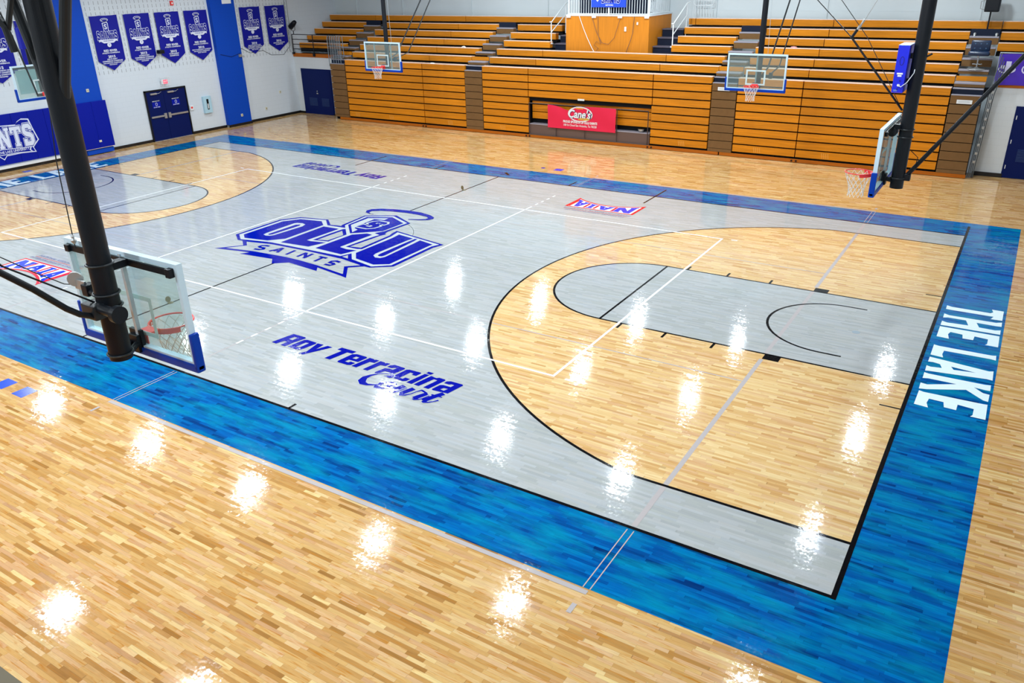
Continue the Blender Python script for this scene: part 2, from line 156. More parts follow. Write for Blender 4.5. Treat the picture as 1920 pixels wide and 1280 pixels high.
def panel_mat():
    m = mat('white wall panels', (204, 214, 218), .5, spec=.2); return m
SEAT = mat('orange varnished bench wood', (204, 125, 16), .4, spec=.22, noise=.2, nscale=(1.2, 30, 30), coat=.1, vary=.12)
SEATK = mat('orange kickboard wood', (168, 90, 16), .45, spec=.2, noise=.2, nscale=(1.2, 30, 30))
SEATT = mat('pale seat edge', (250, 222, 206), .25, coat=.4)  # glossy reflection along the seat tops, painted in as a pale pinkish colour
BROWN = mat('brown carpet riser', (116, 86, 54), .8, spec=.1, noise=.06); TREADG = mat('grey tread', (150, 146, 156), .5)
DARK = mat('dark bleacher frame', (10, 12, 16), .7, spec=.15); NAVYD = mat('dark navy metal', (22, 30, 48), .6, spec=.15)
BLK = mat('black steel', (13, 18, 25), .42, spec=.25); GUN = mat('dark steel tube', (32, 36, 40), .4, spec=.3)
ALU = mat('silver aluminium', (180, 192, 200), .35, metal=.4); FRW = mat('white backboard frame', (192, 216, 230), .35)
PAD = mat('royal blue vinyl pad', (0, 22, 146), .45, spec=.15); PADE = mat('blue edge padding', (0, 56, 160), .4, spec=.15)
DOORM = mat('navy painted door', (0, 20, 80), .45, spec=.15); STEEL = mat('brushed steel', (170, 172, 172), .35, metal=.6)
RIM = mat('red rim', (226, 52, 52), .35); NET = mat('white net cord', (222, 220, 216), .7); BASE = mat('black rubber base', (10, 12, 16), .4)
WHT = mat('white plastic', (226, 230, 232), .4); BAN = mat('blue vinyl banner', (14, 22, 142), .4, spec=.2); BANW = mat('white banner print', (216, 222, 240), .4)
BOXW = mat('honey plywood', (200, 124, 32), .5, spec=.2, noise=.1, nscale=(14, 14, 1.2)); PINK = mat('pink red banner cloth', (220, 38, 72), .55, spec=.2)
CREAM = mat('cream plate', (212, 206, 180), .4); EXITR = mat('exit sign red', (255, 40, 80), .4, emit=1.2)
BRAIL = mat('dark brown rail', (56, 42, 40), .4); BRF = mat('brown fascia', (96, 74, 66), .6); WRAIL = mat('white rail', (222, 230, 234), .35)
CEIL = mat('grey ceiling deck', (84, 88, 94), .8); PURP = mat('purple banner cloth', (62, 22, 168), .5)
LEATH = mat('dark blue vinyl upholstery', (12, 34, 62), .3); CHROME = mat('chrome', (200, 204, 208), .15, metal=1)
YEL = mat('mustard print', (240, 190, 60), .5); BROWNP = mat('concrete brown deck', (96, 86, 66), .7)
def glass_mat():
    m = bpy.data.materials.new('backboard glass'); m.use_nodes = True; nt = m.node_tree; N = nt.nodes; L = nt.links
    for n in list(N): N.remove(n)
    o = N.new('ShaderNodeOutputMaterial'); t = N.new('ShaderNodeBsdfTransparent'); t.inputs[0].default_value = (.80, .88, .86, 1)
    g = N.new('ShaderNodeBsdfGlossy'); g.inputs['Roughness'].default_value = .03; d = N.new('ShaderNodeBsdfDiffuse'); d.inputs[0].default_value = (.55, .68, .68, 1)
    f = N.new('ShaderNodeLayerWeight'); f.inputs[0].default_value = .5; pw = N.new('ShaderNodeMath'); pw.operation = 'POWER'; pw.inputs[1].default_value = 4.0; ml = N.new('ShaderNodeMath'); ml.operation = 'MULTIPLY_ADD'; ml.inputs[1].default_value = .5; ml.inputs[2].default_value = .03; L.new(f.outputs['Facing'], pw.inputs[0]); L.new(pw.outputs[0], ml.inputs[0]); mx = N.new('ShaderNodeMixShader'); m2 = N.new('ShaderNodeMixShader'); m2.inputs[0].default_value = .10
    L.new(ml.outputs[0], mx.inputs[0]); L.new(t.outputs[0], m2.inputs[1]); L.new(d.outputs[0], m2.inputs[2]); L.new(m2.outputs[0], mx.inputs[1]); L.new(g.outputs[0], mx.inputs[2]); L.new(mx.outputs[0], o.inputs[0])
    return m
GLASS = glass_mat()
def sq_mat():
    m = bpy.data.materials.new('translucent white glass print'); m.use_nodes = True; nt = m.node_tree; b = nt.nodes['Principled BSDF']; b.inputs['Base Color'].default_value = lin((226, 238, 240))
    t = nt.nodes.new('ShaderNodeBsdfTranslucent'); t.inputs[0].default_value = lin((226, 238, 240)); x = nt.nodes.new('ShaderNodeMixShader'); x.inputs[0].default_value = .5
    nt.links.new(b.outputs[0], x.inputs[1]); nt.links.new(t.outputs[0], x.inputs[2]); nt.links.new(x.outputs[0], nt.nodes['Material Output'].inputs[0]); return m
SQM = sq_mat()
# ---------------------------------------------------------------- mesh helpers
class MB:
    def __init__(s): s.v = []; s.f = []; s.m = []
    def add(s, vs, fs, mi=0):
        n = len(s.v); s.v += [tuple(v) for v in vs]; s.f += [tuple(n+i for i in f) for f in fs]; s.m += [mi]*len(fs)
    def box(s, x0, x1, y0, y1, z0, z1, mi=0):
        s.add([(x0, y0, z0), (x1, y0, z0), (x1, y1, z0), (x0, y1, z0), (x0, y0, z1), (x1, y0, z1), (x1, y1, z1), (x0, y1, z1)],
              [(0, 3, 2, 1), (4, 5, 6, 7), (0, 1, 5, 4), (1, 2, 6, 5), (2, 3, 7, 6), (3, 0, 4, 7)], mi); return s
    def cbox(s, x0, x1, y0, y1, z0, z1, b=.01, mi=0):
        bm = bmesh.new(); bmesh.ops.create_cube(bm, size=1)
        for v in bm.verts: v.co = ((x0+x1)/2+v.co.x*(x1-x0), (y0+y1)/2+v.co.y*(y1-y0), (z0+z1)/2+v.co.z*(z1-z0))
        bmesh.ops.bevel(bm, geom=bm.edges[:], offset=b, segments=2, profile=.7, affect='EDGES')
        bm.verts.index_update(); s.add([v.co[:] for v in bm.verts], [[v.index for v in f.verts] for f in bm.faces], mi); bm.free(); return s
    def tube(s, pts, r, n=8, mi=0, closed=False, caps=True):
        P = [Vector(p) for p in pts]; k = len(P); rs = r if isinstance(r, (list, tuple)) else [r]*k; base = len(s.v)
        T = []
        for i in range(k):
            a = P[(i-1) % k] if (closed or i > 0) else P[i]; b = P[(i+1) % k] if (closed or i < k-1) else P[i]; T.append((b-a).normalized())
        ref = Vector((0, 0, 1)) if abs(T[0].z) < .9 else Vector((1, 0, 0)); u = T[0].cross(ref).normalized()
        vs = []
        for i in range(k):
            u = (u-T[i]*u.dot(T[i])); u = u.normalized() if u.length > 1e-6 else T[i].orthogonal().normalized(); w = T[i].cross(u)
            for j in range(n):
                a = 2*math.pi*j/n; vs.append(P[i]+(u*math.cos(a)+w*math.sin(a))*rs[i])
        fs = []
        for i in range(k if closed else k-1):
            i2 = (i+1) % k
            for j in range(n): fs.append((i*n+j, i*n+(j+1) % n, i2*n+(j+1) % n, i2*n+j))
        if caps and not closed: fs.append(tuple(range(n-1, -1, -1))); fs.append(tuple((k-1)*n+j for j in range(n)))
        s.add(vs, fs, mi); return s
    def lathe(s, c, prof, n=20, mi=0):
        vs = [(c[0]+r*math.cos(2*math.pi*j/n), c[1]+r*math.sin(2*math.pi*j/n), c[2]+z) for r, z in prof for j in range(n)]
        fs = [(i*n+j, i*n+(j+1) % n, (i+1)*n+(j+1) % n, (i+1)*n+j) for i in range(len(prof)-1) for j in range(n)]
        fs.append(tuple(range(n-1, -1, -1))); fs.append(tuple((len(prof)-1)*n+j for j in range(n)))
        s.add(vs, fs, mi); return s
    def poly(s, outer, z, holes=(), mi=0, fn=None):
        loops = [[Vector((p[0], p[1], 0)) for p in l] for l in [outer]+list(holes)]
        flat = [p for l in loops for p in l]; tris = geometry.tessellate_polygon(loops)
        fn = fn or (lambda x, y: (x, y, z))
        fs = []
        for t in tris:
            a, b, c = [flat[i] for i in t]
            fs.append(t if (b-a).cross(c-a).z > 0 else (t[0], t[2], t[1]))
        s.add([fn(p.x, p.y) for p in flat], fs, mi); return s
    def stroke(s, pts, w, z, mi=0, fn=None, cap=0):
        P = [Vector((p[0], p[1])) for p in pts]; k = len(P); ws = w if isinstance(w, (list, tuple)) else [w]*k; fn = fn or (lambda x, y: (x, y, z)); L = []; R = []
        for i in range(k):
            d = (P[min(i+1, k-1)]-P[max(i-1, 0)]); d = d.normalized() if d.length > 0 else Vector((1, 0)); n = Vector((-d.y, d.x))
            m = 1.0
            if 0 < i < k-1:
                e = (P[i+1]-P[i]).normalized(); m = 1/max(.6, abs(n.dot(Vector((-e.y, e.x)))))
            L.append(P[i]+n*ws[i]/2*m); R.append(P[i]-n*ws[i]/2*m)
        vs = [fn(p.x, p.y) for p in L+R]
        s.add(vs, [(i+k, i+k+1, i+1, i) for i in range(k-1)], mi); return s
    def xf(s, M): s.v = [tuple(M @ Vector(v)) for v in s.v]; return s
    def build(s, name, mats, parent=None, smooth=False, loc=None):
        me = bpy.data.meshes.new(name); me.from_pydata(s.v, [], s.f)
        ml = mats if isinstance(mats, (list, tuple)) else [mats]
        for m in ml: me.materials.append(m)
        if len(ml) > 1: me.polygons.foreach_set('material_index', s.m)
        if smooth: me.polygons.foreach_set('use_smooth', [True]*len(me.polygons))
        me.update(); o = bpy.data.objects.new(name, me); COL.objects.link(o)
        if parent: o.parent = parent
        if loc: o.location = loc
        return o
def tag(o, label=None, cat=None, group=None, kind=None):
    if label: o['label'] = label
    if cat: o['category'] = cat
    if group: o['group'] = group
    if kind: o['kind'] = kind
    return o
def thing(name, label, cat, loc=(0, 0, 0), rz=0, group=None):
    o = bpy.data.objects.new(name, None); COL.objects.link(o); o.location = loc; o.rotation_euler = (0, 0, rz); o.empty_display_size = .2
    return tag(o, label, cat, group)
def struct(name, mb, m, parent=None, label=None):
    o = mb.build(name, m, parent)
    if not parent: o['kind'] = 'structure'
    if label: o['label'] = label
    return o
def copy_tree(o, parent=None):
    c = o.copy(); COL.objects.link(c); c.parent = parent
    for ch in [x for x in bpy.data.objects if x.parent == o]: copy_tree(ch, c)
    return c
# text and outlined block letters as flat meshes in a local x-y frame -> (verts2d, faces)
def _grab(cu):
    o = bpy.data.objects.new('tmp_text', cu); COL.objects.link(o); bpy.context.view_layer.update()
    dg = bpy.context.evaluated_depsgraph_get(); e = o.evaluated_get(dg); me = e.to_mesh()
    vs = [tuple(v.co) for v in me.vertices]; fs = [tuple(p.vertices) for p in me.polygons]
    e.to_mesh_clear(); bpy.data.objects.remove(o, do_unlink=True); return vs, fs
_tc = {}
def text2d(body, h, w=None, bold=.02, shear=0):
    key = (body, bold, shear)
    if key not in _tc:
        cu = bpy.data.curves.new('tmp', 'FONT'); cu.body = body; cu.size = 1; cu.offset = bold; cu.shear = shear; cu.align_x = 'CENTER'; cu.resolution_u = 3
        _tc[key] = _grab(cu); bpy.data.curves.remove(cu)
    vs, fs = _tc[key]
    xs = [v[0] for v in vs]; ys = [v[1] for v in vs]; x0, x1, y0, y1 = min(xs), max(xs), min(ys), max(ys)
    sy = h/(y1-y0); sx = sy if w is None else w/(x1-x0)
    return [((v[0]-(x0+x1)/2)*sx, (v[1]-(y0+y1)/2)*sy) for v in vs], fs
def place2d(mb, vf, fn, mi=0):
    vs, fs = vf; vv = [Vector((v[0], v[1], 0)) for v in vs]; ff = []
    for f in fs:
        n = sum(((vv[f[i]].cross(vv[f[(i+1) % len(f)]])).z for i in range(len(f)))); ff.append(f if n > 0 else tuple(reversed(f)))
    mb.add([fn(v[0], v[1]) for v in vs], ff, mi)
LET = {
 'S': ([(.0, .0), (.62, .0), (.8, .18), (.8, .46), (.62, .6), (.3, .68), (.3, .78), (.5, .78), (.5, .7), (.78, .7), (.78, .84), (.62, 1), (.18, 1), (.02, .84), (.02, .58), (.2, .44), (.52, .36), (.52, .22), (.28, .22), (.28, .34), (0, .34)], []),
 'A': ([(0, 0), (.36, 0), (.36, .14), (.31, .14), (.33, .26), (.55, .26), (.57, .14), (.52, .14), (.52, 0), (.9, 0), (.9, .14), (.84, .14), (.64, 1), (.26, 1), (.06, .14), (0, .14)], [[(.37, .42), (.51, .42), (.44, .76)]]),
 'I': ([(0, 0), (.42, 0), (.42, .16), (.34, .16), (.34, .84), (.42, .84), (.42, 1), (0, 1), (0, .84), (.08, .84), (.08, .16), (0, .16)], []),
 'N': ([(0, 0), (.36, 0), (.36, .16), (.29, .16), (.29, .55), (.6, 0), (.84, 0), (.84, .84), (.92, .84), (.92, 1), (.56, 1), (.56, .84), (.63, .84), (.63, .48), (.32, 1), (0, 1), (0, .84), (.07, .84), (.07, .16), (0, .16)], []),
 'T': ([(.22, 0), (.62, 0), (.62, .15), (.55, .15), (.55, .8), (.65, .8), (.65, .66), (.84, .66), (.84, 1), (0, 1), (0, .66), (.19, .66), (.19, .8), (.29, .8), (.29, .15), (.22, .15)], [])}
_lc = {}
def letter2d(ch, off):
    if (ch, off) not in _lc:
        cu = bpy.data.curves.new('tmp', 'CURVE'); cu.dimensions = '2D'; cu.fill_mode = 'BOTH'; cu.offset = off
        o, hs = LET[ch]
        for l in [o]+hs:
            sp = cu.splines.new('POLY'); sp.points.add(len(l)-1); sp.use_cyclic_u = True
            for i, p in enumerate(l): sp.points[i].co = (p[0], p[1], 0, 1)
        _lc[(ch, off)] = _grab(cu); bpy.data.curves.remove(cu)
    return _lc[(ch, off)]
def saints(mb, fn, cx, cy, w, h, layers, gap=.10):
    """SAINTS in block letters; layers = [(offset, material index, lift)]; first and last letters stand taller"""
    wd_ = {'S': .8, 'A': .9, 'I': .42, 'N': .92, 'T': .84}; tot = sum(wd_[c] for c in 'SAINTS')+gap*5; sx = w/tot
    for off, mi, lift in layers:
        x = -w/2
        for i, c in enumerate('SAINTS'):
            hh = h*(1.12 if i in (0, 5) else 1.0); dy = -h*.06 if i in (0, 5) else 0
            vs, fs = letter2d(c, off)
            place2d(mb, ([(cx+x+v[0]*sx, cy-h/2+dy+v[1]*hh) for v in vs], fs), lambda a, b, l=lift: fn(a, b, l), mi)
            x += (wd_[c]+gap)*sx
def ring2d(mb, fn, cx, cy, rx, ry, t, lift, mi, n=28):
    vs = []; 
    for j in range(n):
        a = 2*math.pi*j/n; vs += [(cx+rx*math.cos(a), cy+ry*math.sin(a)), (cx+(rx-t)*math.cos(a), cy+(ry-t*.8)*math.sin(a))]
    mb.add([fn(x, y, lift) for x, y in vs], [(2*j, (2*j+2) % (2*n), (2*j+3) % (2*n), 2*j+1) for j in range(n)], mi)
def disc2d(mb, fn, cx, cy, rx, ry, lift, mi, n=24):
    mb.add([fn(cx+rx*math.cos(2*math.pi*j/n), cy+ry*math.sin(2*math.pi*j/n), lift) for j in range(n)], [tuple(range(n))], mi)
def poly2d(mb, fn, pts, lift, mi, holes=()):
    mb.poly(pts, 0, holes, mi, fn=lambda x, y: fn(x, y, lift))
# ---------------------------------------------------------------- room shell
H = 8.4
fl = MB(); fl.poly([(-17, -19), (17, -19), (17, 15.3), (-17, 15.3)], 0)
floor = struct('floor', fl, WOOD, label='glossy maple strip gym floor')
def fpart(name, label, m, build):
    mb = MB(); build(mb); o = mb.build(name, m, floor); o['label'] = label; return o
HX, HY = 14.31, 7.62
def ring(mb, x, y, X, Y, z, mi=0):
    mb.poly([(-X, -Y), (X, -Y), (X, Y), (-X, Y)], z, [[(-x, -y), (x, -y), (x, y), (-x, y)]], mi)
fpart('blue_border', 'blue stained border around the court', BLUE, lambda mb: ring(mb, HX, HY, 15.52, 8.92, .0008))
fpart('grey_court', 'pale grey stained playing area', GRAY, lambda mb: mb.poly([(-HX, -HY), (HX, -HY), (HX, HY), (-HX, HY)], .0014))
CX, RA, YS = 12.72, 6.73, 6.58
a0 = math.asin(YS/RA)
def arc3(s, r, n=64, a=None):
    a = a or math.asin(YS/RA)
    return [(s*(CX-r*math.cos(t)), s*(r*math.sin(t))) for t in [(-a+2*a*i/n) for i in range(n+1)]]
for s in (1, -1):
    nm = 'right' if s > 0 else 'left'
    pts = [(s*HX, -s*YS)]+arc3(s, RA)+[(s*HX, s*YS)]
    fpart('three_point_area', 'natural maple inside the three point arc, %s end' % nm, WOOD2, lambda mb: mb.poly(pts if s > 0 else pts, .0020))
    fx = HX-5.766
    key = [(s*HX, -1.803), (s*fx, -1.803)] if s > 0 else [(s*HX, 1.803), (s*fx, 1.803)]
    semi = [(s*(fx-1.803*math.cos(t)), s*1.803*math.sin(t)) for t in [(-math.pi/2+math.pi*i/40) for i in range(41)]]
    fpart('free_throw_lane', 'grey stained free throw lane, %s end' % nm, GRAY, lambda mb: mb.poly([(s*HX, -s*1.803)]+semi+[(s*HX, s*1.803)], .0026))
    def mk(mb):
        z = .0034
        mb.stroke(arc3(s, RA), .05, z)
        for q in (1, -1):
            mb.stroke([(s*(CX-RA*math.cos(a0)), q*YS), (s*HX, q*YS)], .05, z)
            mb.stroke([(s*(fx), q*1.803), (s*HX, q*1.803)], .05, z)
            mb.stroke([(s*13.1, q*1.25), (s*CX, q*1.25)], .05, z)
            for tx in (9.04, 9.98, 10.95): mb.stroke([(s*tx, q*1.82), (s*tx, q*2.05)], .05, z)
            mb.poly([(s*11.9, q*1.82), (s*12.19, q*1.82), (s*12.19, q*2.03), (s*11.9, q*2.03)], z)
            mb.stroke([(s*14.0, q*2.76), (s*HX, q*2.76)], .04, z)
        mb.stroke(semi, .05, z); mb.stroke([(s*fx, -1.803), (s*fx, 1.803)], .05, z)
        mb.stroke([(s*(CX-1.25*math.cos(t)), 1.25*math.sin(t)) for t in [(-math.pi/2+math.pi*i/30) for i in range(31)]], .05, z)
    fpart('court_line', 'black arc, lane and tick lines of the %s end' % nm, P_BLACK, mk)
def mk(mb):
    z = .0038
    for s in (1, -1):
        mb.stroke([(-HX-.05, s*(HY+.025)), (HX+.05, s*(HY+.025))], .052, z)
        mb.stroke([(s*(HX+.03), -HY-.055), (s*(HX+.03), (HY+.05) if s < 0 else 8.57)], .06, z+.0002)
        mb.stroke([(s*5.77, 6.77), (s*5.77, 8.57)], .05, z); mb.stroke([(s*2.73, 7.62), (s*2.73, 8.25)], .05, z)
        mb.stroke([(s*5.77, -7.64), (s*5.77, -7.47)], .05, z)
    mb.stroke([(0, -HY), (0, -2.02)], .05, z-.0016); mb.stroke([(0, 2.55), (0, HY)], .05, z-.0016)
    mb.stroke([(-.13, 8.3), (.17, 8.03)], .09, z); mb.stroke([(-.14, 8.0), (.17, 8.32)], .025, z)
    mb.stroke([(1.83*math.cos(t), 1.83*math.sin(t)) for t in [2*math.pi*i/60 for i in range(61)]], .012, .0023)
fpart('boundary_line', 'black boundary and centre lines', P_BLACK, mk)
def mk(mb):
    z = .0042
    for s in (1, -1):
        mb.stroke([(-9.0, s*4.475), (9.0, s*4.475)], .05, z); mb.stroke([(s*8.975, -4.475), (s*8.975, 4.475)], .05, z+.0001)
        mb.stroke([(s*2.975, -4.475), (s*2.975, 4.475)], .05, z)
        for q in (1, -1):
            for a, b in ((4.55, 4.87), (5.09, 5.24), (5.44, 5.59), (5.79, 5.95), (6.15, 6.32)): mb.stroke([(s*2.975, q*a), (s*2.975, q*b)], .05, z)
            mb.stroke([(s*9.21, q*4.49), (s*9.37, q*4.49)], .05, z)
fpart('volleyball_line', 'white volleyball court lines', P_WHITE, mk)
def mk(mb):
    z = .0030
    for s in (1, -1):
        for q in (1, -1):
            mb.stroke([(s*2.975, q*4.5), (s*2.975, q*7.6)], .03, z)
            mb.stroke([(s*11.9, q*2.05), (s*11.9, q*7.6)], .075, z)
            mb.stroke([(s*11.9, q*9.2), (s*11.9, q*9.36)], .06, z); mb.stroke([(s*2.97, q*9.19), (s*2.97, q*9.35)], .05, z)
            mb.stroke([(s*2.93, q*8.98), (s*11.94, q*8.98)], .07, z)
            mb.stroke([(s*3.0, q*3.05), (s*11.86, q*3.05)], .03, z)
            for d in (-.045, .045):
                mb.stroke([(s*11.9+d, q*7.7), (s*11.9+d, q*8.92)], .014, z+.001); mb.stroke([(s*2.975+d*.8, q*7.7), (s*2.975+d*.8, q*8.92)], .014, z+.001)
        mb.stroke([(s*11.9, -1.8), (s*11.9, 1.8)], .07, z)
fpart('cross_court_line', 'faint lavender lines of the two cross courts', P_LAV, mk)
def mk(mb):
    mi = {'blue': 0, 'gray': 1, 'white': 2}
    for i, e in enumerate(LOGO):
        z = .0046+.00018*i
        if e[0] == 'wstroke' or (e[0] == 'bstroke' and e[2] > .1):      # the S in the crest, slanted like the big letters
            off, mi_ = (.09, 2) if e[0] == 'wstroke' else (.0, 0); vs, fs = letter2d('S', off); x0, x1, y0, y1 = SBOX
            place2d(mb, ([(x0+(v[0]/.8)*(x1-x0)+(v[1]-.5)*.12, y0+v[1]*(y1-y0)) for v in vs], fs), lambda a, b, zz=z: (a, b, zz), mi_)
        elif e[0] == 'bstroke': mb.stroke(e[1], e[2], z, 0)
        else: mb.poly(e[1], z, (), mi[e[0]])
fpart('centre_logo', 'large blue university letters with halo and ribbon at centre court', [P_NAVY, GRAY, P_LW], mk)
for s in (1, -1):
    R = (lambda p: p) if s > 0 else (lambda p: [(-a, -b) for a, b in p])
    def mk(mb):
        for p, hs in LAKE: mb.poly(R(p), .0040, [R(h) for h in hs])
    fpart('baseline_lettering', 'white lettering THE LAKE on the blue %s baseline border' % ('right' if s > 0 else 'left'), P_LBL, mk)
    def mk(mb):
        for p, hs in ROY: mb.poly(R(p), .0050, [R(h) for h in hs])
        for ci, (p, w) in enumerate(COURT):
            mb.stroke(R(p), [x*.95+.02 for x in w], .0052+.00003*ci, 1); mb.stroke(R(p), [x*.95 for x in w], .0062+.00003*ci, 0)
    fpart('court_name_lettering', 'royal blue court name lettering, %s side' % ('near' if s > 0 else 'far'), [P_NAVY, P_LW], mk)
    def mk(mb):
        sg = -s; T = lambda x, y: (sg*x, sg*y)
        # drawn in the frame of the far right mark turned half a turn: top edge y=-5.42, curved foot
        def foot(u):
            x = -6.01+2.2*u; return -6.44+.43*max(0, math.sin(math.pi*min(1, max(0, u))))**.8
        n = 24
        def plate(x0, x1, yt, d, z, mi):
            mb.poly([(sg*-1*-1*px, sg*-1*-1*py) for px, py in [(x0, yt), (x1, yt)]+[(x1+(x0-x1)*i/n, foot(((x1+(x0-x1)*i/n)+6.01)/2.2)+d) for i in range(n+1)]], z, (), mi)
        plate(-6.01, -3.81, -5.42, 0, .0050, 0); plate(-5.93, -3.89, -5.475, .075, .0054, 1)
        glyph = {'N': [(0, 0, .3, 0, .3, 1, 0, 1), (.7, 0, 1, 0, 1, 1, .7, 1), (0, 1, .34, 1, 1, 0, .66, 0), (-.06, 0, .36, 0, .36, .14, -.06, .14), (.64, .86, 1.06, .86, 1.06, 1, .64, 1)],
                 'A': [(0, 0, .3, 0, .62, 1, .34, 1), (.7, 0, 1, 0, .66, 1, .38, 1), (.2, .26, .8, .26, .75, .46, .25, .46), (-.06, 0, .38, 0, .38, .14, -.06, .14), (.6, 0, 1.06, 0, 1.06, .14, .6, .14)],
                 'I': [(.2, 0, .8, 0, .8, 1, .2, 1), (0, 0, 1, 0, 1, .16, 0, .16), (0, .84, 1, .84, 1, 1, 0, 1)]}
        for lay, (grow, z, mi) in enumerate(((.03, .0058, 1), (0, .0062, 2))):
            for ch, xa, xb in (('N', -5.86, -5.34), ('A', -5.24, -4.76), ('I', -4.66, -4.44), ('A', -4.34, -3.92)):
                for gi, g in enumerate(glyph[ch]):
                    P = []
                    for i in range(0, 8, 2):
                        x = xa+(xb-xa)*g[i]; yt = -5.51; yb = foot((x+6.01)/2.2)+.11; P.append((sg*x, sg*(yb+(yt-yb)*g[i+1])))
                    mb.poly(P, z+.00004*gi, (), mi)
        # red between letters
        for x in (-5.29, -4.71, -4.39):
            yb = foot((x+6.01)/2.2)+.10; mb.poly([(sg*(x-.04), sg*yb), (sg*(x+.04), sg*yb), (sg*(x+.04), sg*-5.50), (sg*(x-.04), sg*-5.50)], .0056, (), 0)
        mb.poly([(sg*-3.95, sg*-5.49), (sg*-3.88, sg*-5.49), (sg*-3.86, sg*-6.3), (sg*-3.95, sg*-6.1)], .0056, (), 0)
        for body, y, w in (('NATIONAL ASSOCIATION OF', -5.11, 1.9), ('INTERCOLLEGIATE ATHLETICS', -5.29, 2.15)):
            place2d(mb, text2d(body, .09, w, .01), lambda a, b: (sg*(a-4.93), sg*(b+y), .0050), 3)
        mb.stroke([(sg*-5.95, sg*-5.2), (sg*-3.9, sg*-5.2)], .015, .0050, 0)
    # the mark stands at the far right and, turned half a turn, at the near left
    s0 = s
    fpart('association_logo', 'red, white and blue association mark, %s side' % ('far' if s > 0 else 'near'), [P_RED, P_WHITE, P_NBLUE, P_TXT], mk)
# walls
w = MB(); w.box(-17.3, -17.0, -19, 18.4, 0, H); struct('wall_left', w, WALLB)
w = MB(); w.box(17.0, 17.3, -19, 18.4, 0, H); struct('wall_right', w, block_mat('white painted block right', (206, 211, 214)))
w = MB(); w.box(-17.3, 17.3, 18.4, 18.7, 0, H)
for x in (-15.5, -12.45, -8.3, -4.15, 0, 3.6, 7.86, 12.95, 15.5): w.box(x-.02, x+.02, 18.36, 18.4, 4.4, H)
for z in (4.83, 5.35, 5.9): w.box(-17, 17, 18.392, 18.4, z, z+.012)
struct('wall_back', w, panel_mat())
w = MB(); w.box(-17.3, 17.3, -19.3, -19.0, 0, H); struct('wall_front', w, WALLX)
w = MB(); w.box(-17, -13.9, 15.05, 15.25, 0, 2.75); struct('wall_back_left', w, WALLX)
w = MB(); w.box(13.86, 17, 15.05, 15.25, 0, 2.79); struct('wall_back_right', w, WALLX)
w = MB(); w.box(-17.3, 17.3, -19.3, 18.7, H, H+.2); struct('ceiling', w, CEIL)
w = MB()
for a, b in ((-19, 2.3), (4.4, 6.27), (8.34, 10.27), (11.65, 15.05)): w.box(-17, -16.96, a, b, 0, .11)
w.box(-16.8, -16.77, 10.27, 11.65, 0, .11)
struct('baseboard_left', w, BASE)
w = MB(); w.box(-17, -16.62, 15.01, 15.05, 0, .1); w.box(-14.6, -13.95, 15.01, 15.05, 0, .1); struct('baseboard_back_left', w, BASE)
w = MB(); w.box(13.86, 14.72, 15.01, 15.05, 0, .13); struct('baseboard_back_right', w, BASE)
w = MB(); w.box(-17, -16.8, 10.27, 11.63, .11, H); struct('trim_1', w, PILB, label='blue pilaster right of the double door')
w = MB(); w.box(-17, -16.8, 3.0, 4.25, 0.02, H); struct('trim_2', w, PILB, label='blue pilaster behind the tall blue pad')
w = MB(); w.box(-17, 17, 15.25, 15.30, 2.45, 2.74); struct('trim_3', w, DARK)
# ---------------------------------------------------------------- fall protection pads, banners, wall items
def FW(x0):   # frame on the left wall, looking at it: u = y, v = z, lift toward +x
    return lambda u, v, l=0: (x0+l, u, v)
t = thing('wall_pad', 'long royal blue padding under the left baseline basket with white team logo', 'wall padding', (-17, 0, .25))
for i, (a, b) in enumerate([(-3.6, -3.0), (-3.0, -2.4), (-2.4, -1.8), (-1.8, -1.2), (-1.2, -.6), (-.6, 0), (0, .6), (.6, 1.22), (1.22, 1.84), (1.84, 2.25)]):
    MB().cbox(.0, .055, a+.003, b-.003, 0, 1.78, .012).build('pad_panel', PAD, t)
mb = MB(); f = lambda u, v, l=0: (.056+l, u, v-.25)
pts = [(-1.35, .75), (-1.42, 1.5), (-.8, 1.72), (.7, 1.62), (.78, 1.72), (.95, 1.80), (1.22, 1.76), (1.3, 1.4), (1.42, .95), (1.15, .70), (1.22, .52), (.65, .56), (.1, .55), (-.02, .42), (-.18, .57), (-1.1, .50), (-1.02, .66)]
poly2d(mb, f, pts, .001, 1)
poly2d(mb, f, [((p[0]-.03)*.965+.03, (p[1]-1.12)*.94+1.12) for p in pts], .002, 0)
saints(mb, f, .03, 1.19, 2.45, .74, [(.045, 1, .003), (.02, 0, .004), (-.012, 1, .005)], gap=.06)
poly2d(mb, f, [(-1.05, .56), (-1.0, .78), (0, .82), (1.08, .74), (1.02, .64), (1.1, .55), (.5, .60), (-.3, .60)], .006, 1)
poly2d(mb, f, [(-1.0, .58), (-.95, .755), (0, .795), (1.02, .725), (.97, .64), (1.03, .575), (.5, .625), (-.3, .625)], .007, 0)
place2d(mb, text2d('OUR LADY OF THE LAKE UNIVERSITY', .095, 1.9, .02), lambda a, b: f(a+.03, b+.70, .008), 1)
mb.build('team_logo', [PAD, BANW], t)
t = thing('wall_ledge', 'white ledge running under the long blue wall padding', 'ledge', (-16.95, 0, 0)); MB().box(-.04, .12, -6, 2.28, .13, .22).build('board', WHT, t)
t = thing('pillar_pad', 'tall royal blue pad wrapped round the wall pilaster beside the double door', 'wall padding', (-16.8, 3.65, .25))
MB().cbox(0, .1, -.63, .02, 0, 1.8, .012).build('pad_panel', PAD, t); MB().cbox(0, .1, .025, .66, 0, 1.8, .012).build('pad_panel', PAD, t)
MB().box(.002, .103, -.63, .66, -.012, 0).build('bottom_strip', SEATT, t); MB().box(.1, .105, .01, .12, .22, .3).build('outlet_plate', CREAM, t)
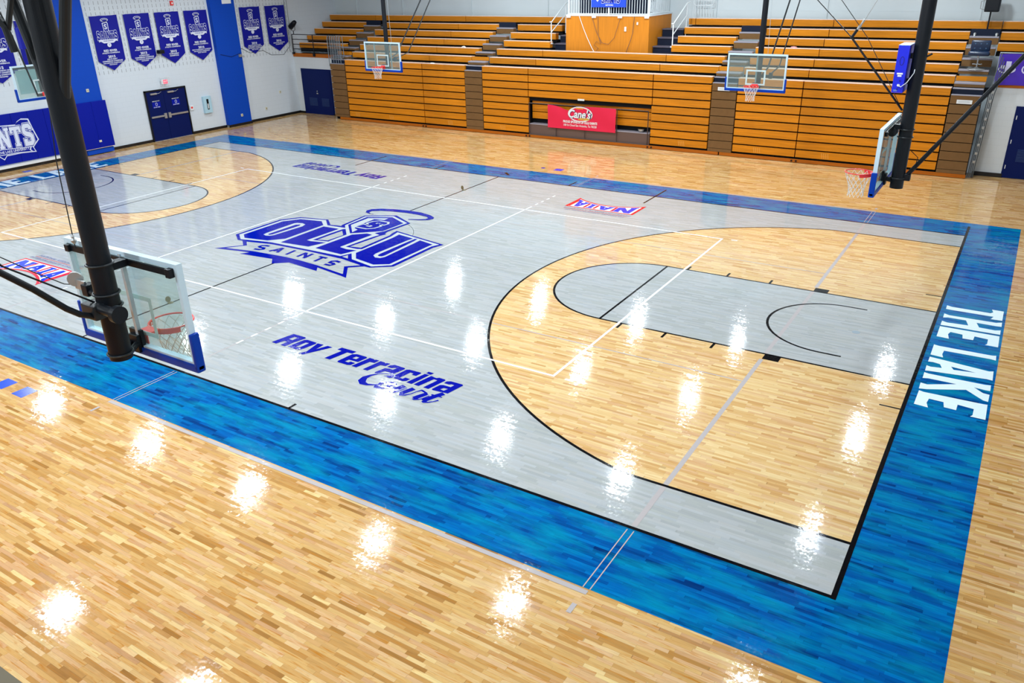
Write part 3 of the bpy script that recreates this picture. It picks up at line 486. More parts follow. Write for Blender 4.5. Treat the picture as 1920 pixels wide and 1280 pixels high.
MB().box(0, .06, -.55, .6, -.22, -.05).build('plinth', PILB, t)
def banner(y0, y1, ribbon, lines, label, ball=True, fold=0):
    cy = (y0+y1)/2; t = thing('championship_banner', label, 'banner', (-16.97, cy, 5.17), 0, 'championship banners on the left wall'); w = y1-y0
    n = 14; vs = []; fs = []; zt, zs, zp = 0, -1.7, -2.08
    mb = MB()
    wav = lambda u, v: .006*math.sin(u*9+fold)+.005*math.sin(v*5+fold*2)
    for j in range(9):
        for i in range(n+1):
            u = -w/2+w*i/n; bot = zs+(zp-zs)*(1-abs(2*i/n-1)); v = bot*j/8; vs.append((.018+wav(u, v), u, v))
    for j in range(8):
        for i in range(n): a = j*(n+1)+i; fs.append((a, a+n+1, a+n+2, a+1))
    mb.add(vs, fs); o = mb.build('cloth', BAN, t, smooth=True)
    g = lambda u, v, l=0: (.028+l, u, v); p = MB(); s = w/1.2
    ring2d(p, g, 0, -.17, .17*s, .07, .022, .004, 0); ring2d(p, g, .01, -.19, .13*s, .045, .015, .004, 0)
    poly2d(p, g, [(-.13*s, -.28), (.1*s, -.24), (.13*s, -.30), (.11*s, -.62), (-.1*s, -.62)], .004, 0); poly2d(p, g, [(-.10*s, -.30), (.08*s, -.27), (.10*s, -.31), (.085*s, -.60), (-.075*s, -.60)], .006, 1)
    place2d(p, text2d('S', .2, .12*s, .03), lambda a, b: g(a, b-.42, .008), 0)
    saints(p, g, 0, -.74, .90*s, .30, [(.05, 0, .010), (-.004, 1, .013)], gap=.10)
    poly2d(p, g, [(-.42*s, -.98), (-.40*s, -.89), (.40*s, -.89), (.42*s, -.98), (.33*s, -.96), (.22*s, -1.03), (-.22*s, -1.03), (-.33*s, -.96)], .014, 0)
    place2d(p, text2d(ribbon, .045, .45*s, .02), lambda a, b: g(a, b-.945, .016), 1)
    disc2d(p, g, 0, -1.10, .09*s, .085, .014, 0)
    if ball: poly2d(p, g, [(-.03, -1.08), (.04, -1.09), (-.02, -1.14), (-.04, -1.16), (.02, -1.11)], .016, 1)
    z = -1.27
    for body, h, ww in lines:
        z -= h/2
        if body: place2d(p, text2d(body, h, ww*s, .035), lambda a, b, z=z: g(a, b+z, .016), 0)
        z -= h/2+.022
    p.build('print', [BANW, BAN], o); MB().tube([(.01, -w/2, 0), (.01, w/2, 0)], .012).build('hanging_rod', WHT, t)
    return t
A_, B_ = ('RED RIVER', .085, .6), ('ATHLETIC CONFERENCE', .05, .78)
NB = ('NAIA NATIONAL CHAMPIONSHIP', .045, .85)
banner(1.6-1.6, 1.32, 'SOCCER', [A_, B_, ('', .02, 0), ('2015', .1, .3), ('REGULAR SEASON AND', .05, .8), ('TOURNAMENT CHAMPIONS', .05, .85), ('NAIA NATIONAL CHAMPIONSHIP', .05, .85), ('FIRST ROUND', .05, .45)], 'blue championship banner cut by the left edge of the photo', fold=1)
banner(1.61, 2.82, 'SOCCER', [A_, B_, ('', .02, 0), ('2015', .1, .3), ('REGULAR SEASON', .05, .6), ('CHAMPIONS', .05, .5)], 'blue championship banner half hidden behind the near black basket mast', fold=2)
banner(4.56, 5.75, 'CROSS COUNTRY', [A_, B_, ('', .02, 0), ('2015', .1, .32), ("MEN'S MEET", .05, .45), ('CONFERENCE CHAMPIONS', .055, .9), NB, ('PARTICIPANT', .04, .35)], 'blue 2015 championship banner, first to the right of the blue pilaster above the tall pad', fold=3)
banner(6.03, 7.22, 'CROSS COUNTRY', [A_, B_, ('', .01, 0), ('2015', .1, .32), ("WOMEN'S MEET", .05, .5), ('CONFERENCE CHAMPIONS', .055, .9), NB, ('PARTICIPANT', .04, .35)], "blue 2015 women's meet championship banner, second from the left in the row of four", fold=4)
banner(7.48, 8.68, 'GOLF', [A_, B_, ('', .06, 0), ('2015', .1, .32), ('TOURNAMENT', .055, .5), ('CHAMPIONS', .055, .45)], 'blue 2015 tournament champions banner, third in the row of four above the double door', ball=False, fold=5)
banner(8.94, 10.15, 'TENNIS', [A_, B_, ('', .01, 0), ('2016', .1, .32), ("MEN'S TOURNAMENT CHAMPIONS", .045, 1.0), NB, ('FIRST ROUND', .04, .45)], 'blue 2016 championship banner, last in the row of four, left of the right blue pilaster', ball=False, fold=6)
banner(11.98, 13.2, 'BASKETBALL', [A_, B_, ('', .07, 0), ('2016', .1, .32), ('REGULAR SEASON AND', .045, .75), ('TOURNAMENT CHAMPIONS', .045, .85), NB, ('FIRST ROUND', .04, .4)], 'blue 2016 championship banner just right of the right blue pilaster', ball=False, fold=7)
banner(13.52, 14.76, 'SOCCER', [A_, B_, ('', .07, 0), ('2016', .1, .32), ('REGULAR SEASON', .05, .7), ('CHAMPIONS', .05, .45)], 'blue championship banner nearest the far corner above the bleachers', fold=8)
# double door
mb = MB(); mb.box(-17, -16.93, 6.27, 6.33, 0, 2.12); mb.box(-17, -16.93, 8.28, 8.34, 0, 2.12); mb.box(-17, -16.93, 6.27, 8.34, 2.06, 2.12)
d1 = struct('door_1', mb, BLK, label='double navy door in the left wall')
for a, b, hs in ((6.33, 7.175, 1), (7.185, 8.28, -1)):
    b = b; lf = MB().box(-16.995, -16.955, a, b, .01, 2.06).build('door_leaf', DOORM, d1)
    MB().box(-16.955, -16.91, a+.06, b-.04, .98, 1.05).cbox(-16.955, -16.89, (b-.16 if hs > 0 else a+.04), (b-.04 if hs > 0 else a+.16), .90, 1.12, .01).build('push_bar', STEEL, lf)
    MB().cbox(-16.955, -16.90, a+.2, a+.5, 1.93, 2.0, .008).tube([(-16.93, a+.35, 1.96), (-16.88, a+.6, 1.97), (-16.93, a+.75, 2.02)], .01).build('door_closer', STEEL, lf)
    c = (a+b)/2; sg = MB(); sg.box(-16.955, -16.951, c-.2, c+.2, 1.38, 1.62, 0); f = lambda u, v, l=0: (-16.950+l, u, v)
    place2d(sg, text2d('EMERGENCY EXIT', .035, .36, .02), lambda p, q: f(p+c, q+1.66), 1); place2d(sg, text2d('DO NOT OPEN', .04, .3, .02), lambda p, q: f(p+c, q+1.41), 1)
    ring2d(sg, f, c, 1.53, .05, .07, .015, .001, 1); sg.build('door_sign', [PAD, WHT], lf)
MB().box(-17, -16.9, 6.3, 8.3, 0, .012).build('threshold', STEEL, d1)
t = thing('exit_sign', 'glowing red exit sign in a wire guard above the double door', 'exit sign', (-16.96, 7.35, 2.42))
MB().cbox(0, .05, -.17, .13, -.12, .08, .01).build('housing', WHT, t); MB().box(.05, .054, -.08, .12, -.1, .06).build('lit_face', EXITR, t)
g = MB(); place2d(g, text2d('EXIT', .09, .17, .02), lambda a, b: (.056, a+.02, b-.02)); g.build('lettering', WHT, t)
g = MB()
for i in range(6): yy = -.23+i*.092; g.tube([(0, yy, .17), (.1, yy, .17), (.1, yy, -.17), (0, yy, -.17)], .006, 5)
for z in (.17, .0, -.17): g.tube([(.1, -.23, z), (.1, .23, z)], .006, 5)
g.build('wire_guard', WHT, t)
t = thing('defibrillator_cabinet', 'pale blue defibrillator cabinet with a dark window on the left wall', 'wall cabinet', (-17, 9.34, .8))
MB().cbox(0, .12, -.21, .21, 0, .74, .02).build('cabinet', mat('pale blue cabinet', (170, 205, 220), .4), t); MB().box(.12, .124, -.06, .05, .16, .62).build('window', DARK, t); MB().box(.124, .128, -.03, .02, .2, .42).build('handle', WHT, t)
t = thing('fire_alarm_pull', 'small white and red fire alarm pull station right of the double door', 'fire alarm', (-17, 8.5, 1.04)); MB().cbox(0, .05, -.09, .09, 0, .2, .01).build('body', WHT, t); MB().box(.05, .056, -.05, .05, .07, .15).build('handle', RIM, t)
t = thing('fire_strobe', 'small red fire strobe high on the left wall above the banners', 'fire alarm', (-17, 8.44, 5.4)); MB().cbox(0, .07, -.07, .07, 0, .18, .01).build('body', RIM, t); MB().box(.07, .08, -.03, .03, .05, .12).build('lens', WHT, t)
t = thing('wall_loudspeaker', 'small black loudspeaker between the second and third banners', 'loudspeaker', (-17, 7.35, 3.5)); MB().tube([(0, 0, .05), (.12, 0, .1)], .02).build('bracket', BLK, t); MB().cbox(.08, .3, -.12, .12, .05, .2, .03).lathe((.2, .1, .12), [(.02, 0), (.08, .04)], 12).build('body', BLK, t)
for (y, z, x, lab) in ((3.71, 2.42, -16.8, 'cream thermostat box on the blue pilaster above the tall pad'), (11.08, .40, -16.8, 'white outlet plate low on the right blue pilaster'), (12.8, .46, -17, 'white outlet plate low on the white wall right of the pilaster'), (13.83, 1.12, -17, 'cream switch plate on the white wall near the corner')):
    t = thing('wall_plate', lab, 'wall plate', (x, y, z)); MB().cbox(0, .03, -.055, .055, 0, .12, .006).build('plate', CREAM, t)
    MB().box(.03, .033, -.02, .02, .03, .09).build('cover', BRF if z < .5 else STEEL, t)
t = thing('air_vent', 'white vent grille at the top of the right blue pilaster', 'vent', (-16.8, 11.2, 5.36)); g = MB(); g.box(0, .03, -.26, .24, 0, .16)
for i in range(5): g.box(.03, .04, -.24, .22, .01+i*.03, .022+i*.03)
g.build('grille', WHT, t)
t = thing('wall_bracket_box', 'grey junction box on the right edge of the blue pilaster', 'junction box', (-16.8, 11.52, 3.05)); MB().cbox(0, .08, -.1, .06, 0, .12, .01).tube([(.04, .0, .05), (.06, .2, .0)], .015).build('box', STEEL, t)
def cable(name, lab, pts, r=.008, m=BLK):
    o = MB().tube(pts, r, 6).build(name, m); tag(o, lab, 'cable'); return o
cable('wall_cable', 'thin black cable looping below the two corner banners', [(-16.78, 10.4, 3.25), (-16.78, 11.0, 3.1), (-16.78, 11.5, 3.2), (-16.98, 11.8, 3.4), (-16.98, 12.3, 3.15), (-16.98, 13.1, 3.2), (-16.98, 13.6, 2.95), (-16.98, 14.4, 2.9), (-16.98, 14.9, 3.3), (-16.98, 14.9, 4.0)])
t = thing('conduit', 'thin vertical conduit lines on the left wall beside the corner', 'conduit', (-16.97, 14.82, 0)); MB().tube([(0, 0, 3.0), (0, 0, H-.01)], .012).tube([(0, .16, 3.0), (0, .16, H-.01)], .014).build('pipe', mat('grey conduit', (150, 156, 160), .5), t)
# closets
def closet_door(name, x0, x1, z1, louvres, label, hinges=()):
    mb = MB(); mb.box(x0-.05, x0, 15.03, 15.05, 0, z1+.05); mb.box(x1, x1+.05, 15.03, 15.05, 0, z1+.05); mb.box(x0, x1, 15.03, 15.05, z1, z1+.05)
    d = struct(name, mb, DOORM, label=label); lf = MB().box(x0, x1, 15.015, 15.045, .01, z1).build('door_leaf', DOORM, d)
    for a, b, c, e in louvres:
        g = MB()
        for i in range(9): zz = c+(e-c)*i/9; g.box(a, b, 15.0, 15.015, zz, zz+(e-c)/16)
        g.build('louvre', mat('dull navy louvre', (14, 48, 104), .5), lf)
    MB().cbox((x0+x1)/2-.05, (x0+x1)/2+.05, 14.98, 15.015, 1.0, 1.06, .01).tube([((x0+x1)/2, 15.01, 1.14), ((x0+x1)/2, 14.98, 1.14)], .03).build('lock_set', STEEL, lf)
    for z in hinges: MB().box(x0+.01, x0+.03, 15.0, 15.015, z, z+.12).build('hinge', WHT, lf)
closet_door('door_2', -16.56, -14.62, 2.15, [(-16.2, -15.65, .42, .82), (-15.35, -14.85, .42, .82)], 'wide navy closet door left of the bleachers')
closet_door('door_3', 14.74, 16.6, 2.2, [(15.0, 15.6, .55, .95)], 'navy closet door right of the bleachers', (.3, 1.1, 1.85))
# ---------------------------------------------------------------- bleachers
FY = 14.35; DZ = .295
YK = [14.35, 14.94, 15.52, 16.10, 16.68, 17.28, 17.90]; ZK = [2.77, 3.10, 3.39, 3.69, 3.98, 4.27, 4.57]
def seat(t, x0, x1, y, z, depth=.27, h=.245, joints=()):
    e = [x0]+[j for j in joints if x0 < j < x1]+[x1]
    for a, b in zip(e, e[1:]):
        mb = MB(); mb.box(a+.012, b-.012, y, y+depth, z-h, z-.018, 0); mb.box(a+.012, b-.012, y-.006, y+depth, z-.018, z, 1)
        mb.build('seat_board', [SEAT, SEATT], t)
def bank(x0, x1, joints, label, cut=None):
    t = thing('bleacher_bank', label, 'bleachers', ((x0+x1)/2, FY, 0)); cx = (x0+x1)/2
    dk = MB(); dk.box(x0-cx+.02, x1-cx-.02, .1, .62, 0, 2.70) if not cut else None
    if cut:
        dk.box(x0-cx+.02, cut[0]-cx, .1, .62, 0, 2.70); dk.box(cut[1]-cx, x1-cx-.02, .1, .62, 0, 2.70); dk.box(cut[0]-cx, cut[1]-cx, .32, .62, 0, 2.7); dk.box(cut[0]-cx, cut[1]-cx, .1, .32, 1.5, 2.7)
    dk.build('frame', DARK, t)
    for k in range(9):
        z = .145+DZ*(k+1)
        if cut and k < 5:
            for (a, b) in ((x0, cut[0]), (cut[1], x1)): 
                mb = MB(); mb.box(a-cx+.018, b-cx-.018, 0, .2, z-.245, z, 0); mb.build('seat_board', [SEAT], t)
            if k >= 2:
                MB().box(cut[0]-cx+.05, cut[1]-cx-.05, .22, .32, z-.26, z).build('seat_board', [SEAT], t)
            continue
        e = [x0]+list(joints)+[x1]
        for a, b in zip(e, e[1:]):
            mb = MB(); mb.box(a-cx+.018, b-cx-.018, 0, .2, z-.245, z-(.02 if k == 8 else 0), 0)
            if k == 8: mb.box(a-cx+.008, b-cx-.008, -.006, .27, z-.02, z+.0, 1)
            mb.build('seat_board', [SEAT, SEATT], t)
    if cut:
        MB().box(cut[0]-cx+.02, cut[1]-cx-.02, .02, .32, .10, .55).build('platform_fascia', BRF, t)
        MB().box(cut[0]-cx+.02, cut[1]-cx-.02, .0, .32, .55, .58).build('platform_deck', TREADG, t)
    kb = MB(); kb.box(x0-cx-.45 if x0 > -12 else x0-cx-.6, x1-cx+.45 if x1 < 12 else x1-cx+.9, -.05, .0, .015, .125); kb.build('kickboard', SEATK, t)
    for j in list(joints)+([] if cut else []):
        MB().tube([(j-cx-.08, -.055, .07), (j-cx-.08, -.09, .07)], .03, 10).tube([(j-cx+.08, -.055, .07), (j-cx+.08, -.09, .07)], .03, 10).build('wheel', BLK, t)
    for gx in [g for g in (-12.4, -10.3, -6.9, -4.1, 4.0, 6.9, 9.3) if x0 < g < x1]:
        g = MB()
        for i in range(4): g.stroke([(gx-cx-.12+.07*i, .40), (gx-cx-.09+.07*i, .22)], .022, 0, fn=lambda a, b: (a, -.002, b))
        g.build('worn_mark', mat('worn varnish mark', (214, 148, 60), .6), t)
    return t
bank(-12.93, -6.0, (-8.32,), 'stacked retracted orange bleachers left of the first brown aisle')
bc = bank(-5.1, 5.03, (-2.8, 2.73), 'central stacked orange bleachers with the low platform cut into the front', cut=(-2.78, 2.70))
bank(5.98, 12.83, (8.27,), 'stacked retracted orange bleachers behind the right baseline basket')
rl = MB(); c0 = -2.72+.035; c1 = 2.64
for x in (-2.74, 2.62): rl.tube([(x, -.04, .14), (x, -.04, 1.42)], .018, 6)
for x in (-1.45, -.12, 1.3): rl.tube([(x, -.04, .14), (x, -.04, 1.42)], .014, 6)
rl.tube([(-2.74, -.04, 1.42), (2.62, -.04, 1.42)], .018, 6); rl.tube([(-2.74, -.04, .14), (2.62, -.04, .14)], .014, 6)
t = thing('platform_railing', 'thin dark railing round the low platform in the central bleachers', 'railing', (0, FY, 0)); rl.build('rail', BRAIL, t)
# banner on the railing
t = thing('sponsor_banner', 'pink red sponsor banner tied to the low platform railing', 'banner', (-.28, FY-.075, 1.0))
n, m_ = 28, 10; vs = []; 
def sagz(u): 
    return -.0-.16*math.exp(-((u+.55)/.42)**2)-.02*math.sin((u+1.5)*2)
def cl(u, v, l=None):     # u across, v 0..1 up
    top = 1.42-1.0+sagz(u); bot = .50-1.0
    if l is not None: return (u, -.02-l, v-.5)
    return (u, -.010*math.sin(u*5+v*3)*(.3+v*.7)-.006*math.sin(v*7+u*3), bot+(top-bot)*v)
for j in range(m_+1):
    for i in range(n+1): vs.append(cl(-1.54+3.08*i/n, j/m_))
mb = MB(); mb.add(vs, [(j*(n+1)+i, j*(n+1)+i+1, (j+1)*(n+1)+i+1, (j+1)*(n+1)+i) for j in range(m_) for i in range(n)]); mb.build('cloth', PINK, t, smooth=True)
g = MB(); q = lambda u, v, l=0: cl(u, v+.5, l)
disc2d(g, q, -.03, .12, .56, .30, 0, 0); disc2d(g, q, -.03, .12, .50, .26, .003, 1)
place2d(g, text2d("Cane's", .36, 1.05, .055, .25), lambda a, b: q(a-.03, b+.12, .006), 2); place2d(g, text2d("Cane's", .34, 1.0, .025, .25), lambda a, b: q(a-.05, b+.13, .009), 0)
place2d(g, text2d('Raising', .08, .32, .02), lambda a, b: q(a-.05, b+.345, .009), 3); poly2d(g, q, [(-.15, -.07), (.0, -.02), (.35, -.02), (.42, -.06), (.3, -.1), (0, -.1)], .009, 3)
place2d(g, text2d('CHICKEN FINGERS', .035, .4, .01), lambda a, b: q(a+.14, b-.06, .011), 2)
place2d(g, text2d('PROUD SPONSOR OF OLLU SAINTS', .10, 1.55, .04), lambda a, b: q(a-.03, b-.2, .004), 0)
place2d(g, text2d('108 St Cloud San Antonio, Tx 78228', .10, 1.5, .01), lambda a, b: q(a-.03, b-.34, .004), 0)
g.build('print', [WHT, PINK, mat('dark navy print', (20, 24, 80), .5), YEL], t)
t = thing('steel_bowl', 'small steel bowl on the right end of the low platform', 'bowl', (2.28, FY+.12, .58)); MB().lathe((0, 0, 0), [(.05, 0), (.1, .05), (.13, .13), (.12, .13), (.09, .05), (.04, .015)], 16).build('bowl', STEEL, t, smooth=True)
MB().lathe((0, 0, .12), [(.135, 0), (.14, .01), (.125, .012)], 16).build('lip', CHROME, t)
tag(MB().box(0, .3, -.003, 0, 0, .07).build('asset_tag', WHT, loc=(-.48, FY-.001, 1.64)), 'small pale plate on the central bleachers above the sponsor banner', 'plate')
# aisles
def aisle(x0, x1, label, note=None, up=True, topk=5):
    t = thing('aisle_steps', label, 'steps', ((x0+x1)/2, FY, 0)); hw = (x1-x0)/2-.01
    MB().box(-hw, hw, .1, .62, 0, 2.4).build('frame', DARK, t)
    for k in range(9):
        z = .05+.125+DZ*k; hh = .25
        if k == 0: MB().box(-hw, hw, -.03, .1, .13, .24).build('step', BROWN, t); continue
        mb = MB(); mb.box(-hw, hw, -.02, .2, z-.215, z+.055, 0); mb.build('step', [BROWN], t)
    MB().box(-hw, hw, -.03, .13, 2.575, 2.60).build('step_nosing', TREADG, t); MB().box(-hw, hw, .12, .5, 2.60, 2.755).build('riser', NAVYD, t); MB().box(-hw, hw, .10, .3, 2.755, 2.78).build('step_nosing', TREADG, t)
    if up:
        for k in range(0, topk):
            y = YK[k]+.28; z = ZK[k]+.165; lo = .13 if k < 2 else .25
            mb = MB(); mb.box(-hw, hw, y-FY, y-FY+.26, z-.045, z, 1); mb.box(-hw, hw, y-FY+.01, y-FY+.26, z-lo, z-.045, 0); mb.build('step', [BROWN, TREADG], t)
        MB().box(-hw, hw, .58, .62, 2.95, 3.10).build('footboard', SEAT, t); MB().box(-hw, hw, YK[4]+.5-FY, YK[4]+.54-FY, 4.12, 4.36).build('riser', NAVYD, t)
    if note:
        g = MB().box(note[0]-.24, note[0]+.2, -.026, -.021, 2.33, 2.45, 0); [g.stroke([(note[0]-.19+.012*i_, 2.375+dz_+.007*math.sin(i_*1.9)) for i_ in range(28)], .007, 0, 1, fn=lambda a, b: (a, -.028, b)) for dz_ in (0, .03)]; g.build('paper_sign', [WHT, mat('grey print', (120, 130, 140), .6)], t)
    return t
aisle(-13.87, -12.95, 'brown aisle steps at the left end of the bleachers beside the closet door')
aisle(-6.0, -5.1, 'brown aisle steps between the left and central bleachers')
aisle(5.05, 5.97, 'brown aisle steps right of centre with a white paper sign near the top', (.0,))
aisle(12.84, 13.72, 'brown aisle steps at the right end of the bleachers with an oval paper sign', (.0,))
# upper rows
def upper(label, spans, x0, x1):
    t = thing('upper_bleacher', label, 'bleachers', ((x0+x1)/2, FY, 2.77)); cx = (x0+x1)/2
    for k, a, b, js in spans:
        tt = [j-cx for j in js]; 
        e = [a-cx]+[j for j in tt if a-cx < j < b-cx]+[b-cx]
        for p, q_ in zip(e, e[1:]):
            y = YK[k]-FY; z = ZK[k]-2.77; mb = MB(); mb.box(p+.012, q_-.012, y, y+.25, z-.25, z-.018, 0); mb.box(p+.012, q_-.012, y-.006, y+.27, z-.018, z, 1)
            mb.build('seat_board', [SEAT, SEATT], t)
    dk = MB()
    for k, a, b, js in spans:
        y = YK[k]-FY; z = ZK[k]-2.77; dk.box(a-cx, b-cx, y+.06, y+(.48 if k == 6 else .66), z-.42, z-.29)
    dk.build('deck', DARK, t)
    return t
J = (-8.32, -2.77, 2.73, 8.27)
upper('upper orange rows in the far left corner above the closet', [(2, -16.98, -13.9, ()), (3, -16.98, -13.87, ()), (4, -16.98, -13.85, ()), (5, -16.98, -13.84, ())], -17, -13.87)
upper('upper orange rows above the left bleacher bank', [(1, -12.93, -6.0, J), (2, -12.93, -6.0, J), (3, -12.93, -6.0, J), (4, -12.93, -6.0, J), (5, -12.9, -6.0, J)], -12.93, -6)
upper('two long upper orange rows running in front of the press box', [(1, -5.08, 5.05, J), (2, -5.08, 5.05, J)], -5.1, 5.06)
upper('short upper orange rows left of the press box stairs', [(3, -5.08, -2.75, ()), (4, -5.08, -2.78, ()), (5, -5.08, -2.8, ())], -5.1, -2.75)
upper('short upper orange rows right of the press box stairs', [(3, 2.68, 5.05, ()), (4, 2.7, 5.05, ()), (5, 2.72, 5.05, ())], 2.7, 5.06)
upper('upper orange rows above the right bleacher bank', [(k, 5.98, 12.83, J) for k in (1, 2, 3, 4, 5)], 5.98, 12.83)
upper('upper orange rows in the far right corner', [(4, 13.73, 16.98, ()), (5, 13.73, 16.98, ())], 13.73, 17)
upper('topmost orange row along the back wall, left of the press box', [(6, -16.98, -2.0, (-13.85, -8.32))], -17, -2)
upper('topmost orange row along the back wall, right of the press box', [(6, 2.65, 16.98, (2.95, 8.26, 13.7))], 2.65, 17)
# balconies
for sx, x0, x1, z in ((-1, -17, -13.92, 2.75), (1, 13.9, 17, 2.79)):
    t = thing('balcony_floor', 'orange edged balcony floor over the %s closet' % ('left' if sx < 0 else 'right'), 'balcony', ((x0+x1)/2, 15.05, z)); w2 = (x1-x0)/2
    MB().box(-w2+.01, w2-.01, -.03, .03, .0, .17 if sx < 0 else .1).build('fascia', SEATK, t); MB().box(-w2+.01, w2-.01, .03, .75, .0, .12).build('deck', DARK, t)
t = thing('balcony_railing', 'black pipe railing on the left balcony', 'railing', (-15.5, 15.0, 2.8)); g = MB()
for x in (-1.4, .0, 1.05): g.tube([(x, 0, .1), (x, 0, 1.0)], .022, 8)
for z in (.32, .54, .77, 1.0): g.tube([(-1.4, 0, z), (1.5, 0, z)], .018, 8)
g.build('rail', BLK, t); MB().cbox(-1.46, -1.34, -.05, .05, .08, .16, .01).cbox(-.06, .06, -.05, .05, .0, .14, .01).build('base_clamp', BLK, t)
t = thing('stage_spotlight', 'black stage spotlight clamped above the left balcony railing', 'spotlight', (-16.75, 15.0, 3.95)); M_ = Matrix.Rotation(math.radians(-35), 4, 'Y')
b_ = MB().tube([(-.22, 0, 0), (-.2, 0, 0), (.1, 0, 0), (.24, 0, 0), (.26, 0, 0)], [.11, .13, .12, .09, .05], 16); b_.xf(Matrix.Translation((0, 0, .3)) @ M_); b_.build('lamp_housing', BLK, t, smooth=True)
MB().tube([(0, -.12, .28), (0, -.12, .05), (0, 0, 0), (0, .12, .05), (0, .12, .28)], .014, 6).tube([(0, 0, 0), (0, 0, -.15)], .02).build('yoke', BLK, t)
# folded rail racks at both ends
def rack(x, y, lab, sx):
    t = thing('folded_rail_rack', lab, 'railing', (x, y, 2.55)); 
    for i in range(6):
        g = MB(); dx = .15*i*sx; r = .013
        r = .018; g.tube([(dx, 0, -.1+.02*i), (dx, 0, 1.15+.01*i), (dx+.02*sx, .02, 1.24), (dx+.08*sx, .06, 1.28), (dx+.12*sx, .10, 1.22), (dx+.12*sx, .12, .35 if i > 3 else -.05)], r, 6)
        g.tube([(dx, 0, .8), (dx+.12*sx, .11, .8)], r*.8, 5); g.tube([(dx, 0, .3), (dx+.12*sx, .11, .3)], r*.8, 5)
        g.build('rail', mat('grey folded rail steel', (120, 134, 144), .4, metal=.3), t)
    return t
rack(-14.0, 14.45, 'silver folded handrails stacked at the left end of the bleachers', 1)
t = thing('side_linkage', 'silver linkage hanging down the left end of the bleachers', 'linkage', (-13.93, 14.5, 0)); g = MB()
for k in range(-1, 8): g.tube([(-.03, 0, .29+k*.29), (.02, -.04, .42+k*.29), (-.03, 0, .54+k*.29)], .018, 6)
g.build('chain', ALU, t)
t = thing('side_rail_stack', 'grey rails leaning along the right end of the bleachers', 'railing', (13.86, 14.5, 0)); 
for i in range(4): MB().tube([(-.08+.045*i, .02*i, .02), (.02+.045*i, .05+.02*i, 2.6), (.14+.05*i, .08+.02*i, 3.85-.12*i)], .018, 6).build('rail', mat('grey rail tube', (88, 94, 98), .4, metal=.3), t)
g = MB()
for k in range(9): g.cbox(-.02+.012*k, .05+.012*k, -.06, .02, .5+k*.27, .58+k*.27, .008)
g.build('clip', STEEL, t)
t = thing('purple_banner', 'purple sponsor banner with a white cross mark on the right balcony', 'banner', (13.93, 15.0, 2.86)); mb = MB(); vs = []
for j in range(7):
    for i in range(21): u = 3.0*i/20; v = .92*j/6; vs.append((u, -.02-.015*math.sin(u*6+v*4)-.01*math.sin(v*9), v+.02*math.sin(u*3)))
mb.add(vs, [(j*21+i, j*21+i+1, (j+1)*21+i+1, (j+1)*21+i) for j in range(6) for i in range(20)]); mb.build('cloth', PURP, t, smooth=True)
g = MB(); q = lambda u, v, l=0: (u, -.05-l, v); poly2d(g, q, [(.22, .3), (.36, .3), (.36, .42), (.46, .42), (.46, .52), (.36, .52), (.36, .72), (.22, .72), (.22, .6), (.1, .6), (.1, .5), (.22, .5)], 0, 0); ring2d(g, q, .27, .48, .24, .12, .04, .004, 0)
place2d(g, text2d('C', .28, None, .0), lambda a, b: q(a+.78, b+.5, 0), 0); g.build('print', [mat('pale lilac print', (200, 196, 226), .5)], t)
MB().tube([(0, 0, -.02), (0, 0, .96), (3, 0, .96)], .02, 6).build('rail', ALU, t)
# press box
t = thing('press_box', 'honey plywood press platform in the middle of the upper bleachers', 'press platform', (0, 16.08, 2.9))
MB().box(-1.97, 1.72, 0, 2.3, 0, 1.81).build('plywood_box', BOXW, t); MB().box(-1.97, 1.74, -.02, 2.3, 1.81, 1.86).build('top_edge', WRAIL, t)
for x in (-1.84, -.68, .47, 1.62): MB().cbox(x-.09, x+.09, -.05, 0, 1.74, 1.84, .01).build('bracket', WHT, t)
MB().cbox(.68, .76, -.03, 0, 1.25, 1.42, .01).build('outlet', WHT, t); MB().cbox(1.2, 1.26, -.03, 0, 1.5, 1.6, .01).build('outlet', WHT, t)
for pts, r_, mm in (([(-1.35, -.02, 1.8), (-1.15, -.03, 1.35), (-.95, -.03, .95), (-.75, -.03, .6), (-.62, -.03, .42)], .014, WHT), ([(-.78, -.02, 1.8), (-.55, -.03, 1.2), (-.3, -.03, .8), (0, -.03, .75), (.25, -.03, 1.0), (.5, -.03, 1.75)], .008, BRF), ([(-.5, -.02, 1.8), (-.47, -.03, 1.1), (-.35, -.03, .75), (-.55, -.03, .85), (-.65, -.03, .7), (-.45, -.03, .6), (-.62, -.03, .4)], .008, BRF), ([(1.1, -.02, 1.8), (1.05, -.03, 1.2), (.98, -.03, .95), (.75, -.03, .35)], .01, BRF)):
    MB().tube(pts, r_, 5).build('hanging_cable', mm, t)
t = thing('press_box_railing', 'white baluster railing round the press platform', 'railing', (0, 16.12, 4.76))
g = MB(); g.tube([(-1.85, 0, .03), (1.68, 0, .03)], .02, 6); g.tube([(-1.85, 0, 1.0), (1.68, 0, 1.0)], .025, 6); g.tube([(1.68, 0, .03), (1.68, 2.1, .03)], .02, 6); g.tube([(1.68, 0, 1.0), (1.68, 2.1, 1.0)], .025, 6); g.build('rail', WRAIL, t)
for x in (-1.85, -.05, 1.68): MB().box(x-.03, x+.03, -.03, .03, 0, 1.02).build('post', WRAIL, t)
for i in range(31): MB().tube([(-1.74+i*.112, 0, .03), (-1.74+i*.112, 0, 1.0)], .011, 6).build('baluster', WRAIL, t)
for i in range(16): MB().tube([(1.68, .12+i*.125, .03), (1.68, .12+i*.125, 1.0)], .011, 6).build('baluster', WRAIL, t)
t = thing('network_banner', 'bright blue team network banner hanging on the press platform railing', 'banner', (-.05, 16.05, 5.04)); MB().cbox(-.76, .76, 0, .015, 0, .75, .004).build('cloth', mat('bright blue banner', (20, 70, 215), .4), t)
